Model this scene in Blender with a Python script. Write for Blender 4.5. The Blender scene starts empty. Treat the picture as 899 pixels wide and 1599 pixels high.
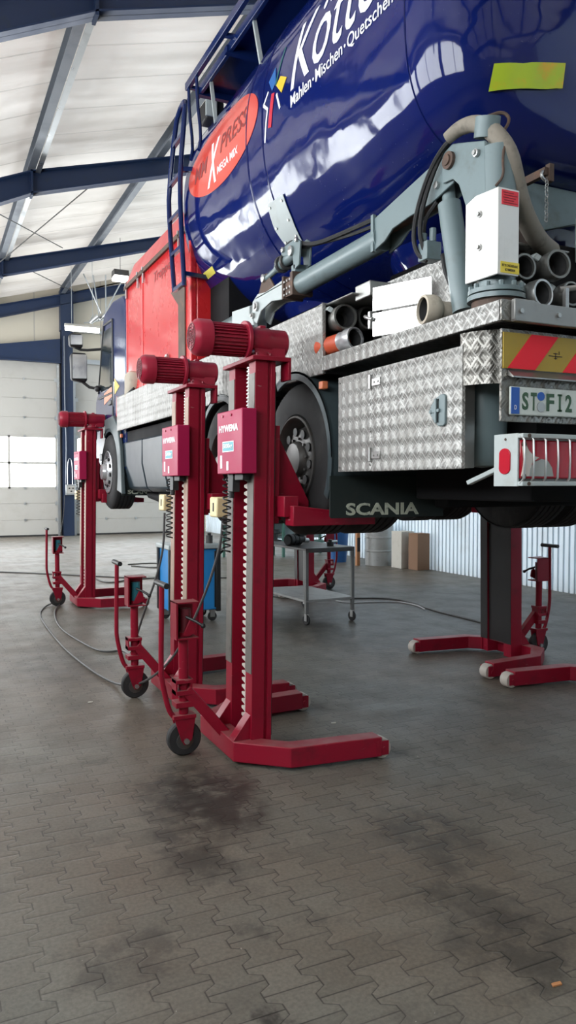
import bpy, bmesh, math, random
from mathutils import Vector, Matrix
random.seed(7)
C = bpy.context.scene.collection
PI = math.pi
V = Vector

# ------------------------------------------------------------------ node helpers
class NT:
    def __init__(s, name):
        s.m = bpy.data.materials.new(name); s.m.use_nodes = True
        s.t = s.m.node_tree; s.t.nodes.clear()
        s.out = s.t.nodes.new('ShaderNodeOutputMaterial')
    def n(s, typ, **kw):
        nd = s.t.nodes.new(typ)
        for k, v in kw.items():
            if isinstance(k, str) and hasattr(nd, k): setattr(nd, k, v)
        return nd
    def put(s, sock, v):
        if isinstance(v, bpy.types.NodeSocket): s.t.links.new(v, sock)
        elif v is not None:
            if sock.type == 'RGBA' and len(v) == 3: v = (*v, 1)
            sock.default_value = v
    def math(s, op, a, b=None, c=None):
        nd = s.n('ShaderNodeMath'); nd.operation = op
        s.put(nd.inputs[0], a)
        if b is not None: s.put(nd.inputs[1], b)
        if c is not None: s.put(nd.inputs[2], c)
        return nd.outputs[0]
    def ramp(s, v, a, b, lo=0., hi=1.):
        nd = s.n('ShaderNodeMapRange'); nd.interpolation_type = 'SMOOTHSTEP'
        s.put(nd.inputs['Value'], v)
        for k, x in (('From Min', a), ('From Max', b), ('To Min', lo), ('To Max', hi)): nd.inputs[k].default_value = x
        return nd.outputs[0]
    def mix(s, f, a, b):
        nd = s.n('ShaderNodeMix'); nd.data_type = 'RGBA'
        s.put(nd.inputs[0], f); s.put(nd.inputs[6], a); s.put(nd.inputs[7], b)
        return nd.outputs[2]
    def coord(s, kind='Object'):
        return s.n('ShaderNodeTexCoord').outputs[kind]
    def scale(s, vec, sc):
        nd = s.n('ShaderNodeMapping'); s.put(nd.inputs[0], vec); nd.inputs['Scale'].default_value = sc
        return nd.outputs[0]
    def xyz(s, vec):
        nd = s.n('ShaderNodeSeparateXYZ'); s.put(nd.inputs[0], vec); return nd.outputs
    def vec(s, x, y, z=0.):
        nd = s.n('ShaderNodeCombineXYZ')
        for i, k in enumerate((x, y, z)): s.put(nd.inputs[i], k)
        return nd.outputs[0]
    def noise(s, vec, scale, detail=4, rough=.55):
        nd = s.n('ShaderNodeTexNoise'); s.put(nd.inputs['Vector'], vec)
        nd.inputs['Scale'].default_value = scale; nd.inputs['Detail'].default_value = detail
        nd.inputs['Roughness'].default_value = rough
        return nd.outputs[0]
    def bump(s, h, strength=.3, dist=.01):
        nd = s.n('ShaderNodeBump'); s.put(nd.inputs['Height'], h)
        nd.inputs['Strength'].default_value = strength; nd.inputs['Distance'].default_value = dist
        return nd.outputs[0]
    def bsdf(s, color, rough=.5, metal=0., normal=None, coat=0., spec=.5):
        b = s.n('ShaderNodeBsdfPrincipled')
        s.put(b.inputs['Base Color'], color); s.put(b.inputs['Roughness'], rough); s.put(b.inputs['Metallic'], metal)
        b.inputs['Coat Weight'].default_value = coat; b.inputs['Coat Roughness'].default_value = .06
        b.inputs['Specular IOR Level'].default_value = spec
        if normal is not None: s.put(b.inputs['Normal'], normal)
        s.t.links.new(b.outputs[0], s.out.inputs[0]); s.b = b
        return s.m

def paint(name, col, rough=.4, metal=0., dirt=None, amount=.5, dscale=6., dust=None, coat=0., bump=0., spec=.5, rv=.05, scuff=None):
    n = NT(name); co = n.coord()
    base = col
    if dirt:
        f = n.ramp(n.noise(co, dscale, 6, .65), .5, .75, 0., amount)
        base = n.mix(f, (*col, 1), (*dirt, 1))
    if dust:                      # dust that has settled on upward facing surfaces
        g = n.n('ShaderNodeNewGeometry')
        z = n.xyz(g.outputs['Normal'])[2]
        f = n.math('MULTIPLY', n.ramp(z, .55, .95), n.ramp(n.noise(co, 9, 4), .3, .7, .35, .9))
        base = n.mix(f, base if not isinstance(base, tuple) else (*base, 1), (*dust, 1))
    if scuff:
        f = n.math('MULTIPLY', n.ramp(n.noise(n.scale(co, (1, 1, 6)), 9, 4, .6), .66, .70), n.ramp(n.noise(co, 2.2, 3), .5, .62, 0., .6))
        base = n.mix(f, base, (*scuff, 1))
    r = n.ramp(n.noise(co, 3, 3), .3, .7, max(rough-rv, .02), rough+rv*1.25)
    nm = n.bump(n.noise(co, 30, 3), bump, .004) if bump else None
    return n.bsdf(base, r, metal, nm, coat, spec)

def flat(name, col, rough=.5, metal=0.):
    return NT(name).bsdf((*col, 1), rough, metal)

def emit(name, col, strength):
    n = NT(name); e = n.n('ShaderNodeEmission'); e.inputs[0].default_value = (*col, 1); e.inputs[1].default_value = strength
    n.t.links.new(e.outputs[0], n.out.inputs[0]); return n.m

def tread(name, p=.05, col=(.62, .61, .58), rough=.36, strength=.55, dirt=.35, bars=.2, metal=.92):
    n = NT(name); x, y, z = n.xyz(n.coord())
    g = n.n('ShaderNodeNewGeometry'); nx, ny, nz = n.xyz(g.outputs['True Normal'])
    up = n.ramp(n.math('ABSOLUTE', nz), .6, .8)
    a = n.math('SUBTRACT', y, x)
    b = n.math('ADD', n.math('MULTIPLY', z, n.math('SUBTRACT', 1., up)), n.math('MULTIPLY', n.math('ADD', x, y), up))
    u = n.math('DIVIDE', n.math('ADD', a, b), p*1.414); v = n.math('DIVIDE', n.math('SUBTRACT', a, b), p*1.414)
    fu, fv = n.math('FLOOR', u), n.math('FLOOR', v)
    par = n.math('MODULO', n.math('ABSOLUTE', n.math('ADD', fu, fv)), 2.)
    cu, cv = n.math('ABSOLUTE', n.math('SUBTRACT', n.math('FRACT', u), .5)), n.math('ABSOLUTE', n.math('SUBTRACT', n.math('FRACT', v), .5))
    su = n.math('MULTIPLY', n.math('SINE', n.math('MULTIPLY', u, 2*PI*4)), n.ramp(cv, .32, .46, 1., 0.))
    sv = n.math('MULTIPLY', n.math('SINE', n.math('MULTIPLY', v, 2*PI*4)), n.ramp(cu, .32, .46, 1., 0.))
    h = n.math('ADD', n.math('MULTIPLY', n.ramp(su, .0, .8), par), n.math('MULTIPLY', n.ramp(sv, .0, .8), n.math('SUBTRACT', 1., par)))
    # each five-bar cell is a slightly raised pillow, so cells read as a lattice from afar
    pil = n.math('MULTIPLY', n.ramp(cu, .1, .5, 1., 0.), n.ramp(cv, .1, .5, 1., 0.))
    hh = n.math('ADD', n.math('MULTIPLY', h, bars), n.math('MULTIPLY', n.math('MULTIPLY', pil, n.math('SUBTRACT', par, .5)), 1.2))
    ns = n.noise(n.coord(), 5, 6, .6)
    col2 = n.mix(n.ramp(ns, .45, .75, 0., dirt), (*col, 1), (.22, .2, .17, 1))
    rr = n.ramp(ns, .3, .7, rough, rough+.16)
    return n.bsdf(col2, rr, metal, n.bump(hh, strength, .015))

# ------------------------------------------------------------------ mesh builder
class G:
    def __init__(s, off=(0, 0, 0)): s.bm = bmesh.new(); s.off = V(off); s.f = None
    def _v(s, co):
        c = V(co)
        if s.f: c = V(s.f(c))
        return s.bm.verts.new(c - s.off)
    def _face(s, vs):
        try: return s.bm.faces.new(vs)
        except ValueError: return None
    def box(s, x0, x1, y0, y1, z0, z1, M=None):
        P = [V((x, y, z)) for z in (z0, z1) for y in (y0, y1) for x in (x0, x1)]
        if M is not None: P = [M @ p for p in P]
        v = [s._v(p) for p in P]
        for q in ((0, 2, 3, 1), (4, 5, 7, 6), (0, 1, 5, 4), (2, 6, 7, 3), (0, 4, 6, 2), (1, 3, 7, 5)): s._face([v[i] for i in q])
        return s
    def beam(s, p0, p1, w, h, up=(0, 0, 1)):
        p0, p1 = V(p0), V(p1); d = (p1-p0); L = d.length; d.normalize()
        u = V(up)
        if abs(d.dot(u)) > .98: u = V((1, 0, 0))
        a = d.cross(u).normalized(); b = a.cross(d)
        M = Matrix.Translation(p0) @ Matrix((a, d, b)).transposed().to_4x4()
        return s.box(-w/2, w/2, 0, L, -h/2, h/2, M)
    def prism(s, pts, axis, a, b):
        def mk(p, t):
            return {'x': (t, p[0], p[1]), 'y': (p[0], t, p[1]), 'z': (p[0], p[1], t)}[axis]
        A = [s._v(mk(p, a)) for p in pts]; B = [s._v(mk(p, b)) for p in pts]
        s._face(A); s._face(B[::-1]); n = len(pts)
        for i in range(n): s._face([A[i], B[i], B[(i+1) % n], A[(i+1) % n]])
        return s
    def ring_surface(s, rings, closed=True, caps=(True, True)):
        R = [[s._v(p) for p in r] for r in rings]
        n = len(R[0])
        for i in range(len(R)-1):
            for j in range(n if closed else n-1):
                k = (j+1) % n
                s._face([R[i][j], R[i][k], R[i+1][k], R[i+1][j]])
        if closed:
            if caps[0]: s._face(R[0][::-1])
            if caps[1]: s._face(R[-1])
        return s
    def lathe(s, prof, o=(0, 0, 0), ax=(0, 0, 1), n=24, caps=(True, True)):
        o, ax = V(o), V(ax).normalized()
        u = V((0, 0, 1)) if abs(ax.z) < .9 else V((1, 0, 0))
        a = ax.cross(u).normalized(); b = ax.cross(a)
        rings = [[o + ax*h + (a*math.cos(2*PI*j/n) + b*math.sin(2*PI*j/n))*max(r, 1e-4) for j in range(n)] for r, h in prof]
        return s.ring_surface(rings, True, caps)
    def cyl(s, p0, p1, r0, r1=None, n=16):
        p0, p1 = V(p0), V(p1)
        return s.lathe([(r0, 0), (r0 if r1 is None else r1, (p1-p0).length)], p0, p1-p0, n)
    def tube(s, pts, r, n=8, smooth=0):
        P = [V(p) for p in pts]
        for _ in range(smooth):
            Q = [P[0]]
            for i in range(len(P)-1): Q += [P[i]*.75+P[i+1]*.25, P[i]*.25+P[i+1]*.75]
            P = Q + [P[-1]]
        rr = r if callable(r) else (lambda t: r)
        t = (P[1]-P[0]).normalized()
        u = V((0, 0, 1)) if abs(t.z) < .9 else V((1, 0, 0))
        a = t.cross(u).normalized(); rings = []
        for i, p in enumerate(P):
            t = (P[min(i+1, len(P)-1)] - P[max(i-1, 0)]).normalized()
            a = (a - t*a.dot(t)).normalized(); b = t.cross(a)
            q = rr(i/(len(P)-1))
            rings.append([p + (a*math.cos(2*PI*j/n)+b*math.sin(2*PI*j/n))*q for j in range(n)])
        return s.ring_surface(rings)
    def torus(s, c, ax, R, r, n=20, m=8):
        c, ax = V(c), V(ax).normalized(); u = V((0, 0, 1)) if abs(ax.z) < .9 else V((1, 0, 0))
        a = ax.cross(u).normalized(); b = ax.cross(a)
        R_ = []
        for i in range(n+1):
            d = a*math.cos(2*PI*i/n)+b*math.sin(2*PI*i/n)
            R_.append([c + d*(R+r*math.cos(2*PI*j/m)) + ax*r*math.sin(2*PI*j/m) for j in range(m)])
        return s.ring_surface(R_, True, (False, False))
    def ball(s, c, r, n=12, sc=(1, 1, 1)):
        c = V(c); rings = []
        for i in range(1, n//2+1):
            t = PI*i/(n//2+1)
            rings.append([c + V((sc[0]*r*math.sin(t)*math.cos(2*PI*j/n), sc[1]*r*math.sin(t)*math.sin(2*PI*j/n), sc[2]*r*math.cos(t))) for j in range(n)])
        return s.ring_surface(rings)
    def build(s, name, mat, parent=None, bevel=0., angle=35, sub=False, **props):
        bm = s.bm
        bmesh.ops.remove_doubles(bm, verts=bm.verts, dist=1e-5)
        bmesh.ops.recalc_face_normals(bm, faces=bm.faces)
        me = bpy.data.meshes.new(name); bm.to_mesh(me); bm.free()
        me.materials.append(mat)
        for p in me.polygons: p.use_smooth = True
        me.set_sharp_from_angle(angle=math.radians(angle))
        o = bpy.data.objects.new(name, me); C.objects.link(o)
        if parent is None: o.location = s.off
        else:
            o.parent = parent
        if bevel:
            b = o.modifiers.new('edge', 'BEVEL'); b.width = bevel; b.segments = 2; b.limit_method = 'ANGLE'; b.angle_limit = math.radians(40)
            b.harden_normals = False
        for k, v in props.items(): o[k] = v
        return o

def thing(name, label, cat, loc=(0, 0, 0), rz=0, group=None):
    o = bpy.data.objects.new(name, None); C.objects.link(o); o.location = loc; o.rotation_euler = (0, 0, rz)
    o.empty_display_size = .1
    o['label'] = label; o['category'] = cat
    if group: o['group'] = group
    return o
def tag(o, label, cat, group=None):
    o['label'] = label; o['category'] = cat
    if group: o['group'] = group
    return o
def struct(o): o['kind'] = 'structure'; return o
def dup(src, parent=None):
    r = src.copy(); C.objects.link(r)
    if parent is not None: r.parent = parent
    for ch in list(src.children): dup(ch, r)
    return r

def text(body, mat, name, parent, w, h, fn, thick=.0, depth=.002, shear=0., seg=None, off=(0, 0, 0), space=1.):
    """lettering of width w and height h; fn(s, t, d) gives the place of a point at s along, t up, d out of the surface"""
    cu = bpy.data.curves.new('t', 'FONT'); cu.body = body; cu.size = 1.; cu.shear = shear; cu.offset = thick
    cu.extrude = .01; cu.resolution_u = 3; cu.space_character = space
    o = bpy.data.objects.new('t', cu); C.objects.link(o)
    dg = bpy.context.evaluated_depsgraph_get(); dg.update()
    me = bpy.data.meshes.new_from_object(o.evaluated_get(dg)); bpy.data.objects.remove(o)
    xs = [v.co.x for v in me.vertices]; ys = [v.co.y for v in me.vertices]
    x0, x1, y0, y1 = min(xs), max(xs), min(ys), max(ys)
    bm = bmesh.new(); bm.from_mesh(me)
    bmesh.ops.remove_doubles(bm, verts=bm.verts, dist=1e-4)
    for v in bm.verts:
        v.co = V(((v.co.x-x0)/(x1-x0)*w, (v.co.y-y0)/(y1-y0)*h, depth if v.co.z > 0 else -depth))
    if seg:
        bmesh.ops.triangulate(bm, faces=bm.faces)
        for _ in range(4):
            E = [e for e in bm.edges if e.calc_length() > seg]
            if not E: break
            bmesh.ops.subdivide_edges(bm, edges=E, cuts=1)
            bmesh.ops.triangulate(bm, faces=bm.faces)
    for v in bm.verts: v.co = V(fn(*v.co)) - V(off)
    bm.to_mesh(me); bm.free(); me.materials.clear(); me.materials.append(mat)
    for p in me.polygons: p.use_smooth = False
    r = bpy.data.objects.new(name, me); C.objects.link(r); r.parent = parent
    return r

# ------------------------------------------------------------------ materials
RED = paint('lift_red', (.27, .006, .024), .42, dirt=(.12, .010, .018), amount=.6, dscale=5, dust=(.27, .10, .10), bump=.1, spec=.3, scuff=(.42, .26, .25))
REDM = paint('motor_red', (.34, .016, .04), .32, dirt=(.16, .02, .03), amount=.5, dscale=8, dust=(.30, .08, .10), spec=.35)
REDD = paint('lift_red_worn', (.15, .012, .022), .5, dirt=(.05, .03, .025), amount=.8, dscale=8, dust=(.3, .2, .18))
NEARBLK = paint('near_black', (.010, .009, .009), .5, dirt=(.03, .02, .02), amount=.5)
REDB = paint('lift_box_red', (.40, .010, .07), .45, dirt=(.3, .01, .05), amount=.3, dscale=4, spec=.3)
STRIP1 = paint('worn_steel_grey', (.17, .155, .14), .5, .2, dirt=(.05, .045, .04), amount=.8, dscale=7)
STRIP2 = paint('worn_steel_tan', (.36, .24, .18), .5, .1, dirt=(.2, .12, .09), amount=.6, dscale=6)
TEETH = paint('rack_steel', (.62, .55, .5), .5, .0, dirt=(.2, .12, .1), amount=.6, dscale=10)
STEELD = paint('worn_coupling_steel', (.24, .24, .225), .42, .7, dirt=(.12, .10, .08), amount=.7, dscale=12)
STEEL = paint('steel', (.45, .45, .44), .35, .85, dirt=(.2, .17, .14), amount=.5)
DARKST = paint('dark_steel', (.08, .08, .08), .45, .5, dirt=(.16, .1, .06), amount=.5)
BLACK = paint('black_plastic', (.015, .015, .016), .45)
RUBBER = paint('rubber', (.022, .022, .023), .75, dirt=(.07, .065, .06), amount=.6, dscale=4, bump=.1)
CREAM = paint('cream_plastic', (.75, .64, .36), .45, dirt=(.4, .3, .15), amount=.4)
ROLLER = paint('roller_white', (.5, .45, .4), .5, dirt=(.2, .17, .15), amount=.6)
WHITE = flat('white_print', (.86, .86, .88), .45)
TEAL = flat('teal_print', (.08, .38, .45), .45)
PUMP = paint('pump_teal', (.03, .22, .28), .35)
TR = tread('tread_plate', .056, (.40, .395, .38), .42, .8, .25, .14, .55)
TRD = tread('tread_plate_worn', .06, (.30, .29, .27), .36, .7, .45, .3)
ALU = paint('plain_aluminium', (.36, .36, .345), .38, .9, dirt=(.3, .28, .25), amount=.4)
ALUP = paint('pale_aluminium_cover', (.78, .77, .74), .42, .35, dirt=(.5, .48, .42), amount=.3)
MIRR = paint('polished_aluminium', (.86, .86, .85), .12, 1., dirt=(.6, .6, .58), amount=.3)
GG = paint('grey_green_paint', (.165, .22, .232), .38, dirt=(.09, .095, .08), amount=.6, dscale=5)
GGD = paint('grey_green_dark', (.105, .15, .155), .38, dirt=(.06, .06, .05), amount=.5, dscale=4)
GGL = paint('grey_paint_light', (.45, .5, .5), .45, dirt=(.3, .3, .27), amount=.4, dscale=5)
RUST = paint('rusty_steel', (.10, .065, .05), .7, .2, dirt=(.2, .1, .06), amount=.8, dscale=14)
HOSE = paint('tan_hose', (.26, .23, .19), .75, dirt=(.10, .085, .07), amount=.8, dscale=10, bump=.4)
CANVAS = paint('canvas', (.55, .49, .40), .85, dirt=(.3, .25, .2), amount=.6, dscale=9, bump=.5)
ORANGE = paint('orange_rubber', (.55, .09, .04), .5, dirt=(.25, .06, .04), amount=.5)
AMBER = flat('amber_lens', (.75, .22, .10), .3)
CABB = paint('cab_blue', (.006, .018, .09), .2, spec=.4, rv=.03)
REDBOX = paint('curtain_red', (.62, .02, .024), .28, dirt=(.6, .02, .02), amount=.12, dscale=.8, coat=.3, rv=.02)
PINKW = paint('shoulder_reflection', (.62, .10, .10), .35)  # ceiling reflection put into the pale tint of the shoulder
GLASS = paint('dark_glass', (.02, .03, .035), .05, coat=.5)
DARK = paint('underbody_black', (.006, .006, .007), .8, dirt=(.014, .013, .012), amount=.6, spec=.25)
FEND = paint('fender_grey', (.05, .072, .08), .45, dirt=(.03, .03, .028), amount=.5)
FENDL = paint('fender_grey_lit', (.10, .13, .135), .4, dirt=(.06, .07, .065), amount=.5)  # fender grey made lighter: light on the wheel housing put into its colour
FLAP = paint('mudflap_rubber', (.018, .026, .025), .7, dirt=(.035, .035, .03), amount=.5, spec=.3)
FAIR = paint('fairing_grey', (.03, .044, .055), .32, spec=.25, rv=.02)
LETT = paint('worn_lettering', (.5, .52, .42), .6, dirt=(.05, .07, .06), amount=.8, dscale=22)
RIM = paint('rim_grey', (.15, .145, .14), .42, .5, dirt=(.12, .10, .08), amount=.6)
RIMW = paint('rim_silver', (.62, .63, .65), .3, .6)
LENS = flat('red_lens', (.5, .012, .03), .12)
LENSW = flat('white_lens', (.72, .66, .60), .15)
SIGNY = paint('sign_yellow', (.40, .27, .015), .35, dirt=(.25, .2, .05), amount=.4)
SIGNR = flat('sign_red', (.90, .02, .04), .7)
PLATE = paint('plate_white', (.62, .66, .62), .35, dirt=(.35, .36, .32), amount=.6, dscale=14)
EUBLUE = flat('plate_blue', (.01, .09, .42), .35)
PGREEN = flat('plate_green', (.04, .10, .05), .5)
STK_R = flat('sticker_red', (.75, .03, .05), .4)
STK_Y = flat('sticker_yellow', (.78, .62, .06), .4)
INK = flat('ink', (.03, .02, .02), .6)
YREF = flat('reflective_yellow', (.75, .66, .12), .3)
LOGO_R = paint('logo_red', (.70, .06, .035), .18, coat=.5)
LOGO_D = flat('logo_dark_red', (.24, .035, .035), .4)
L_BLUE = flat('logo_blue', (.01, .12, .38), .3); L_YEL = flat('logo_yellow', (.75, .50, .03), .3)
L_RED = flat('logo_deep_red', (.55, .015, .04), .3); L_GRN = flat('logo_green', (.01, .12, .11), .3)
BEAMB = paint('beam_blue', (.008, .024, .072), .45, dirt=(.02, .03, .05), amount=.5)
COLB = paint('column_blue', (.012, .026, .065), .45, dirt=(.03, .04, .06), amount=.5)
GALV = paint('galvanised', (.55, .57, .58), .32, .85, dirt=(.35, .36, .36), amount=.5, dscale=3)
SHELFG = paint('trolley_grey', (.17, .17, .165), .5, .2, dirt=(.09, .085, .08), amount=.5)
PURL = paint('purlin_grey', (.20, .22, .25), .4, .3, dirt=(.14, .15, .17), amount=.5, dscale=3)
GATE = paint('gate_panel', (.50, .485, .45), .42, dirt=(.4, .38, .34), amount=.4, dscale=1.5)
CREAMW = paint('gable_panel', (.58, .53, .43), .5, dirt=(.45, .4, .32), amount=.5, dscale=1.2)
BLUEC = paint('toolbox_blue', (.02, .25, .62), .35)
TUBE = emit('fluorescent', (1., .95, .86), 12.)
CARD = paint('carton_white', (.62, .60, .54), .7, dirt=(.45, .42, .36), amount=.5)
CARDB = paint('carton_brown', (.26, .15, .09), .75)
CABLE = paint('cable_grey', (.08, .08, .08), .5)
GREENF = paint('frame_green', (.08, .2, .16), .5)
WOOD = paint('orange_wood', (.45, .2, .08), .6)

def tank_material():
    n = NT('tank_blue'); co = n.coord(); x, y, z = n.xyz(co)
    sp = n.ramp(n.noise(n.scale(co, (1, 1, 1)), 70, 2, .5), .735, .76)
    zone = n.ramp(n.noise(co, 1.1, 3), .50, .68)
    low = n.ramp(z, 1.9, 2.9, 1., .1)
    f = n.math('MULTIPLY', n.math('MULTIPLY', sp, zone), low)
    dirt = n.ramp(n.noise(co, 2.2, 5, .6), .45, .8, 0., .35)
    col = n.mix(f, n.mix(dirt, (.004, .011, .105, 1), (.010, .015, .085, 1)), (.5, .55, .62, 1))
    r = n.ramp(n.noise(co, 3, 5, .6), .35, .75, .045, .12)
    h = n.math('ADD', n.noise(n.scale(co, (1, .9, 2.)), 1.6, 2, .4), n.math('MULTIPLY', n.noise(co, 6, 2, .4), .08))
    m = n.bsdf(col, r, 0., n.bump(h, .4, .035), .0)
    n.b.inputs['IOR'].default_value = 1.55
    return m
TANK = tank_material()

def floor_material():
    n = NT('interlocking_pavers'); x, y, z = n.xyz(n.coord())
    w, h = .172, .168
    u = n.math('DIVIDE', x, w); t = n.math('DIVIDE', y, h)
    tri = n.math('SUBTRACT', n.math('MULTIPLY', n.math('ABSOLUTE', n.math('SUBTRACT', n.math('FRACT', t), .5)), 4.), 1.)
    trap = n.math('MAXIMUM', n.math('MINIMUM', n.math('MULTIPLY', tri, 3.2), 1.), -1.)
    bd = n.math('ROUND', u)          # nearest joint line between two columns of stones
    sg = n.math('SUBTRACT', n.math('MULTIPLY', n.math('MODULO', n.math('ABSOLUTE', bd), 2.), 2.), 1.)
    sd = n.math('SUBTRACT', n.math('SUBTRACT', u, bd), n.math('MULTIPLY', n.math('MULTIPLY', sg, trap), .13))
    col_ = n.math('SUBTRACT', bd, n.math('LESS_THAN', sd, 0.))
    odd = n.math('MODULO', n.math('ABSOLUTE', col_), 2.)
    v = n.math('ADD', t, n.math('MULTIPLY', odd, .5))
    row = n.math('FLOOR', v)
    dv = n.math('MULTIPLY', n.math('ABSOLUTE', n.math('SUBTRACT', v, n.math('ROUND', v))), h)
    du = n.math('MULTIPLY', n.math('ABSOLUTE', sd), w)
    d = n.math('MINIMUM', du, dv)
    joint = n.ramp(d, .001, .0045, 1., 0.)
    soft = n.ramp(d, .0, .014, 1., 0.)
    co = n.coord()
    wn = n.n('ShaderNodeTexWhiteNoise'); wn.noise_dimensions = '2D'
    n.put(wn.inputs['Vector'], n.vec(col_, row))
    stone = n.math('MULTIPLY', n.math('SUBTRACT', wn.outputs['Value'], .5), .22)
    big = n.noise(co, .55, 5, .6); med = n.noise(co, 2.3, 6, .65); fine = n.noise(co, 60, 4, .6)
    c = n.mix(n.ramp(big, .3, .7), (.126, .101, .077, 1), (.150, .144, .122, 1))
    bright = n.math('ADD', 1., stone)
    vm = n.n('ShaderNodeVectorMath'); vm.operation = 'SCALE'; n.put(vm.inputs[0], c); n.put(vm.inputs['Scale'], n.math('MULTIPLY', bright, n.ramp(fine, .25, .75, .8, 1.15)))
    c = vm.outputs[0]
    c = n.mix(n.ramp(med, .5, .72, 0., .5), c, (.07, .062, .054, 1))
    # oily spills with ragged edges, last a broad dark patch, all thinned by noise
    oil_dark = None
    wx = n.math('ADD', x, n.math('MULTIPLY', n.math('SUBTRACT', n.noise(co, 2.1, 5, .7), .5), .8))
    wy = n.math('ADD', y, n.math('MULTIPLY', n.math('SUBTRACT', n.noise(n.scale(co, (1.3, .9, 1)), 2.6, 5, .7), .5), .9))
    for (sx, sy, rx, ry, amt) in ((1.38, 4.05, .34, .60, .92), (1.15, 3.5, .22, .3, .7), (2.2, 3.15, .30, .34, .6), (.62, 2.75, .16, .2, .5),
                                  (2.0, 2.2, .22, .26, .6), (1.02, 2.08, .10, .14, .9), (1.1, 7.6, .5, .9, .45), (3.4, 5.2, .5, .8, .3), (2.05, 2.6, .2, .2, .5),
                                  (5.4, 8.3, 1.9, 2.2, .8)):
        ex = n.math('DIVIDE', n.math('SUBTRACT', wx, sx), rx); ey = n.math('DIVIDE', n.math('SUBTRACT', wy, sy), ry)
        r = n.math('SQRT', n.math('ADD', n.math('MULTIPLY', ex, ex), n.math('MULTIPLY', ey, ey)))
        m = n.ramp(r, .5, 1.3, amt, 0.)
        oil_dark = m if oil_dark is None else n.math('MAXIMUM', oil_dark, m)
    oil_dark = n.math('MULTIPLY', oil_dark, n.ramp(n.noise(co, 5.5, 6, .75), .36, .54, .25, 1.))
    oil_dark = n.math('MAXIMUM', oil_dark, n.ramp(n.noise(co, 1.15, 7, .72), .60, .70, 0., .45))
    gx = n.math('DIVIDE', n.math('SUBTRACT', wx, 6.6), 2.6); gy = n.math('DIVIDE', n.math('SUBTRACT', wy, 8.6), 3.4)
    dark_zone = n.ramp(n.math('SQRT', n.math('ADD', n.math('MULTIPLY', gx, gx), n.math('MULTIPLY', gy, gy))), .6, 1.15, .62, 0.)  # broad even darkening of the floor beyond the truck's right side
    oil_dark = n.math('MAXIMUM', oil_dark, dark_zone)
    c = n.mix(oil_dark, c, (.026, .023, .020, 1))
    jd = n.math('MULTIPLY', joint, n.math('ADD', n.ramp(n.noise(co, 1.3, 4, .6), .38, .60, .42, .80), n.math('MULTIPLY', oil_dark, .9)))
    c = n.mix(n.math('MINIMUM', jd, .95), c, (.024, .021, .018, 1))
    c = n.mix(n.math('MULTIPLY', n.ramp(n.noise(co, 38, 2), .76, .79), .5), c, (.5, .47, .42, 1))
    rough = n.math('SUBTRACT', n.ramp(med, .3, .7, .42, .54), n.math('MULTIPLY', oil_dark, .06))
    hh = n.math('ADD', n.math('MULTIPLY', soft, -1.), n.math('MULTIPLY', fine, .25))
    return n.bsdf(c, rough, 0., n.bump(hh, .22, .004), 0., .36)
FLOOR = floor_material()

def panel_material(name, col, pitch, axis, line=(.35, .33, .3), rough=.4, depth=.4, coat=0., dirt=(.5, .46, .42)):
    n = NT(name); co = n.coord(); c3 = n.xyz(co)
    t = n.math('DIVIDE', c3[axis], pitch)
    d = n.math('ABSOLUTE', n.math('SUBTRACT', n.math('FRACT', t), .5))
    ln = n.ramp(d, .47, .495)
    fine = n.math('ABSOLUTE', n.math('SUBTRACT', n.math('FRACT', n.math('MULTIPLY', t, 10.)), .5))
    f2 = n.ramp(n.noise(n.scale(co, (.6, .6, .6)), 1., 5, .6), .4, .75, 0., .5)
    base = n.mix(f2, (*col, 1), (*dirt, 1))
    base = n.mix(n.math('MULTIPLY', ln, .7), base, (*line, 1))
    h = n.math('SUBTRACT', n.math('MULTIPLY', n.ramp(fine, .1, .4), .12), ln)
    return n.bsdf(base, n.ramp(n.noise(co, 2, 3), .3, .7, rough-.06, rough+.08), 0., n.bump(h, depth, .008), coat)
ROOFM = panel_material('roof_sheet', (.74, .70, .64), 1.0, 1, rough=.42, dirt=(.62, .57, .50))
def let_light_through(m, tint, f):
    t = m.node_tree; out = next(n for n in t.nodes if n.type == 'OUTPUT_MATERIAL'); b = out.inputs[0].links[0].from_socket
    tr = t.nodes.new('ShaderNodeBsdfTranslucent')
    tc = t.nodes.new('ShaderNodeTexCoord'); mp = t.nodes.new('ShaderNodeMapping'); mp.inputs['Scale'].default_value = (.35, 1.6, .35)
    nz = t.nodes.new('ShaderNodeTexNoise'); nz.inputs['Scale'].default_value = 1.; nz.inputs['Detail'].default_value = 5; nz.inputs['Roughness'].default_value = .6
    cr = t.nodes.new('ShaderNodeMix'); cr.data_type = 'RGBA'; mr = t.nodes.new('ShaderNodeMapRange'); mr.inputs['From Min'].default_value = .35; mr.inputs['From Max'].default_value = .65
    cr.inputs[6].default_value = (tint[0]*.5, tint[1]*.48, tint[2]*.46, 1); cr.inputs[7].default_value = (*tint, 1)
    t.links.new(tc.outputs['Object'], mp.inputs[0]); t.links.new(mp.outputs[0], nz.inputs['Vector']); t.links.new(nz.outputs[0], mr.inputs['Value']); t.links.new(mr.outputs[0], cr.inputs[0]); t.links.new(cr.outputs[2], tr.inputs[0])
    mx = t.nodes.new('ShaderNodeMixShader'); mx.inputs[0].default_value = f
    t.links.new(b, mx.inputs[1]); t.links.new(tr.outputs[0], mx.inputs[2]); t.links.new(mx.outputs[0], out.inputs[0])
let_light_through(ROOFM, (.92, .86, .80), .042)  # added translucency: sky glow through the whole roof lightens ceiling and floor
GABLE = panel_material('gable_sheet', (.60, .55, .45), 1.1, 0, rough=.5, dirt=(.5, .45, .36))
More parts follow.
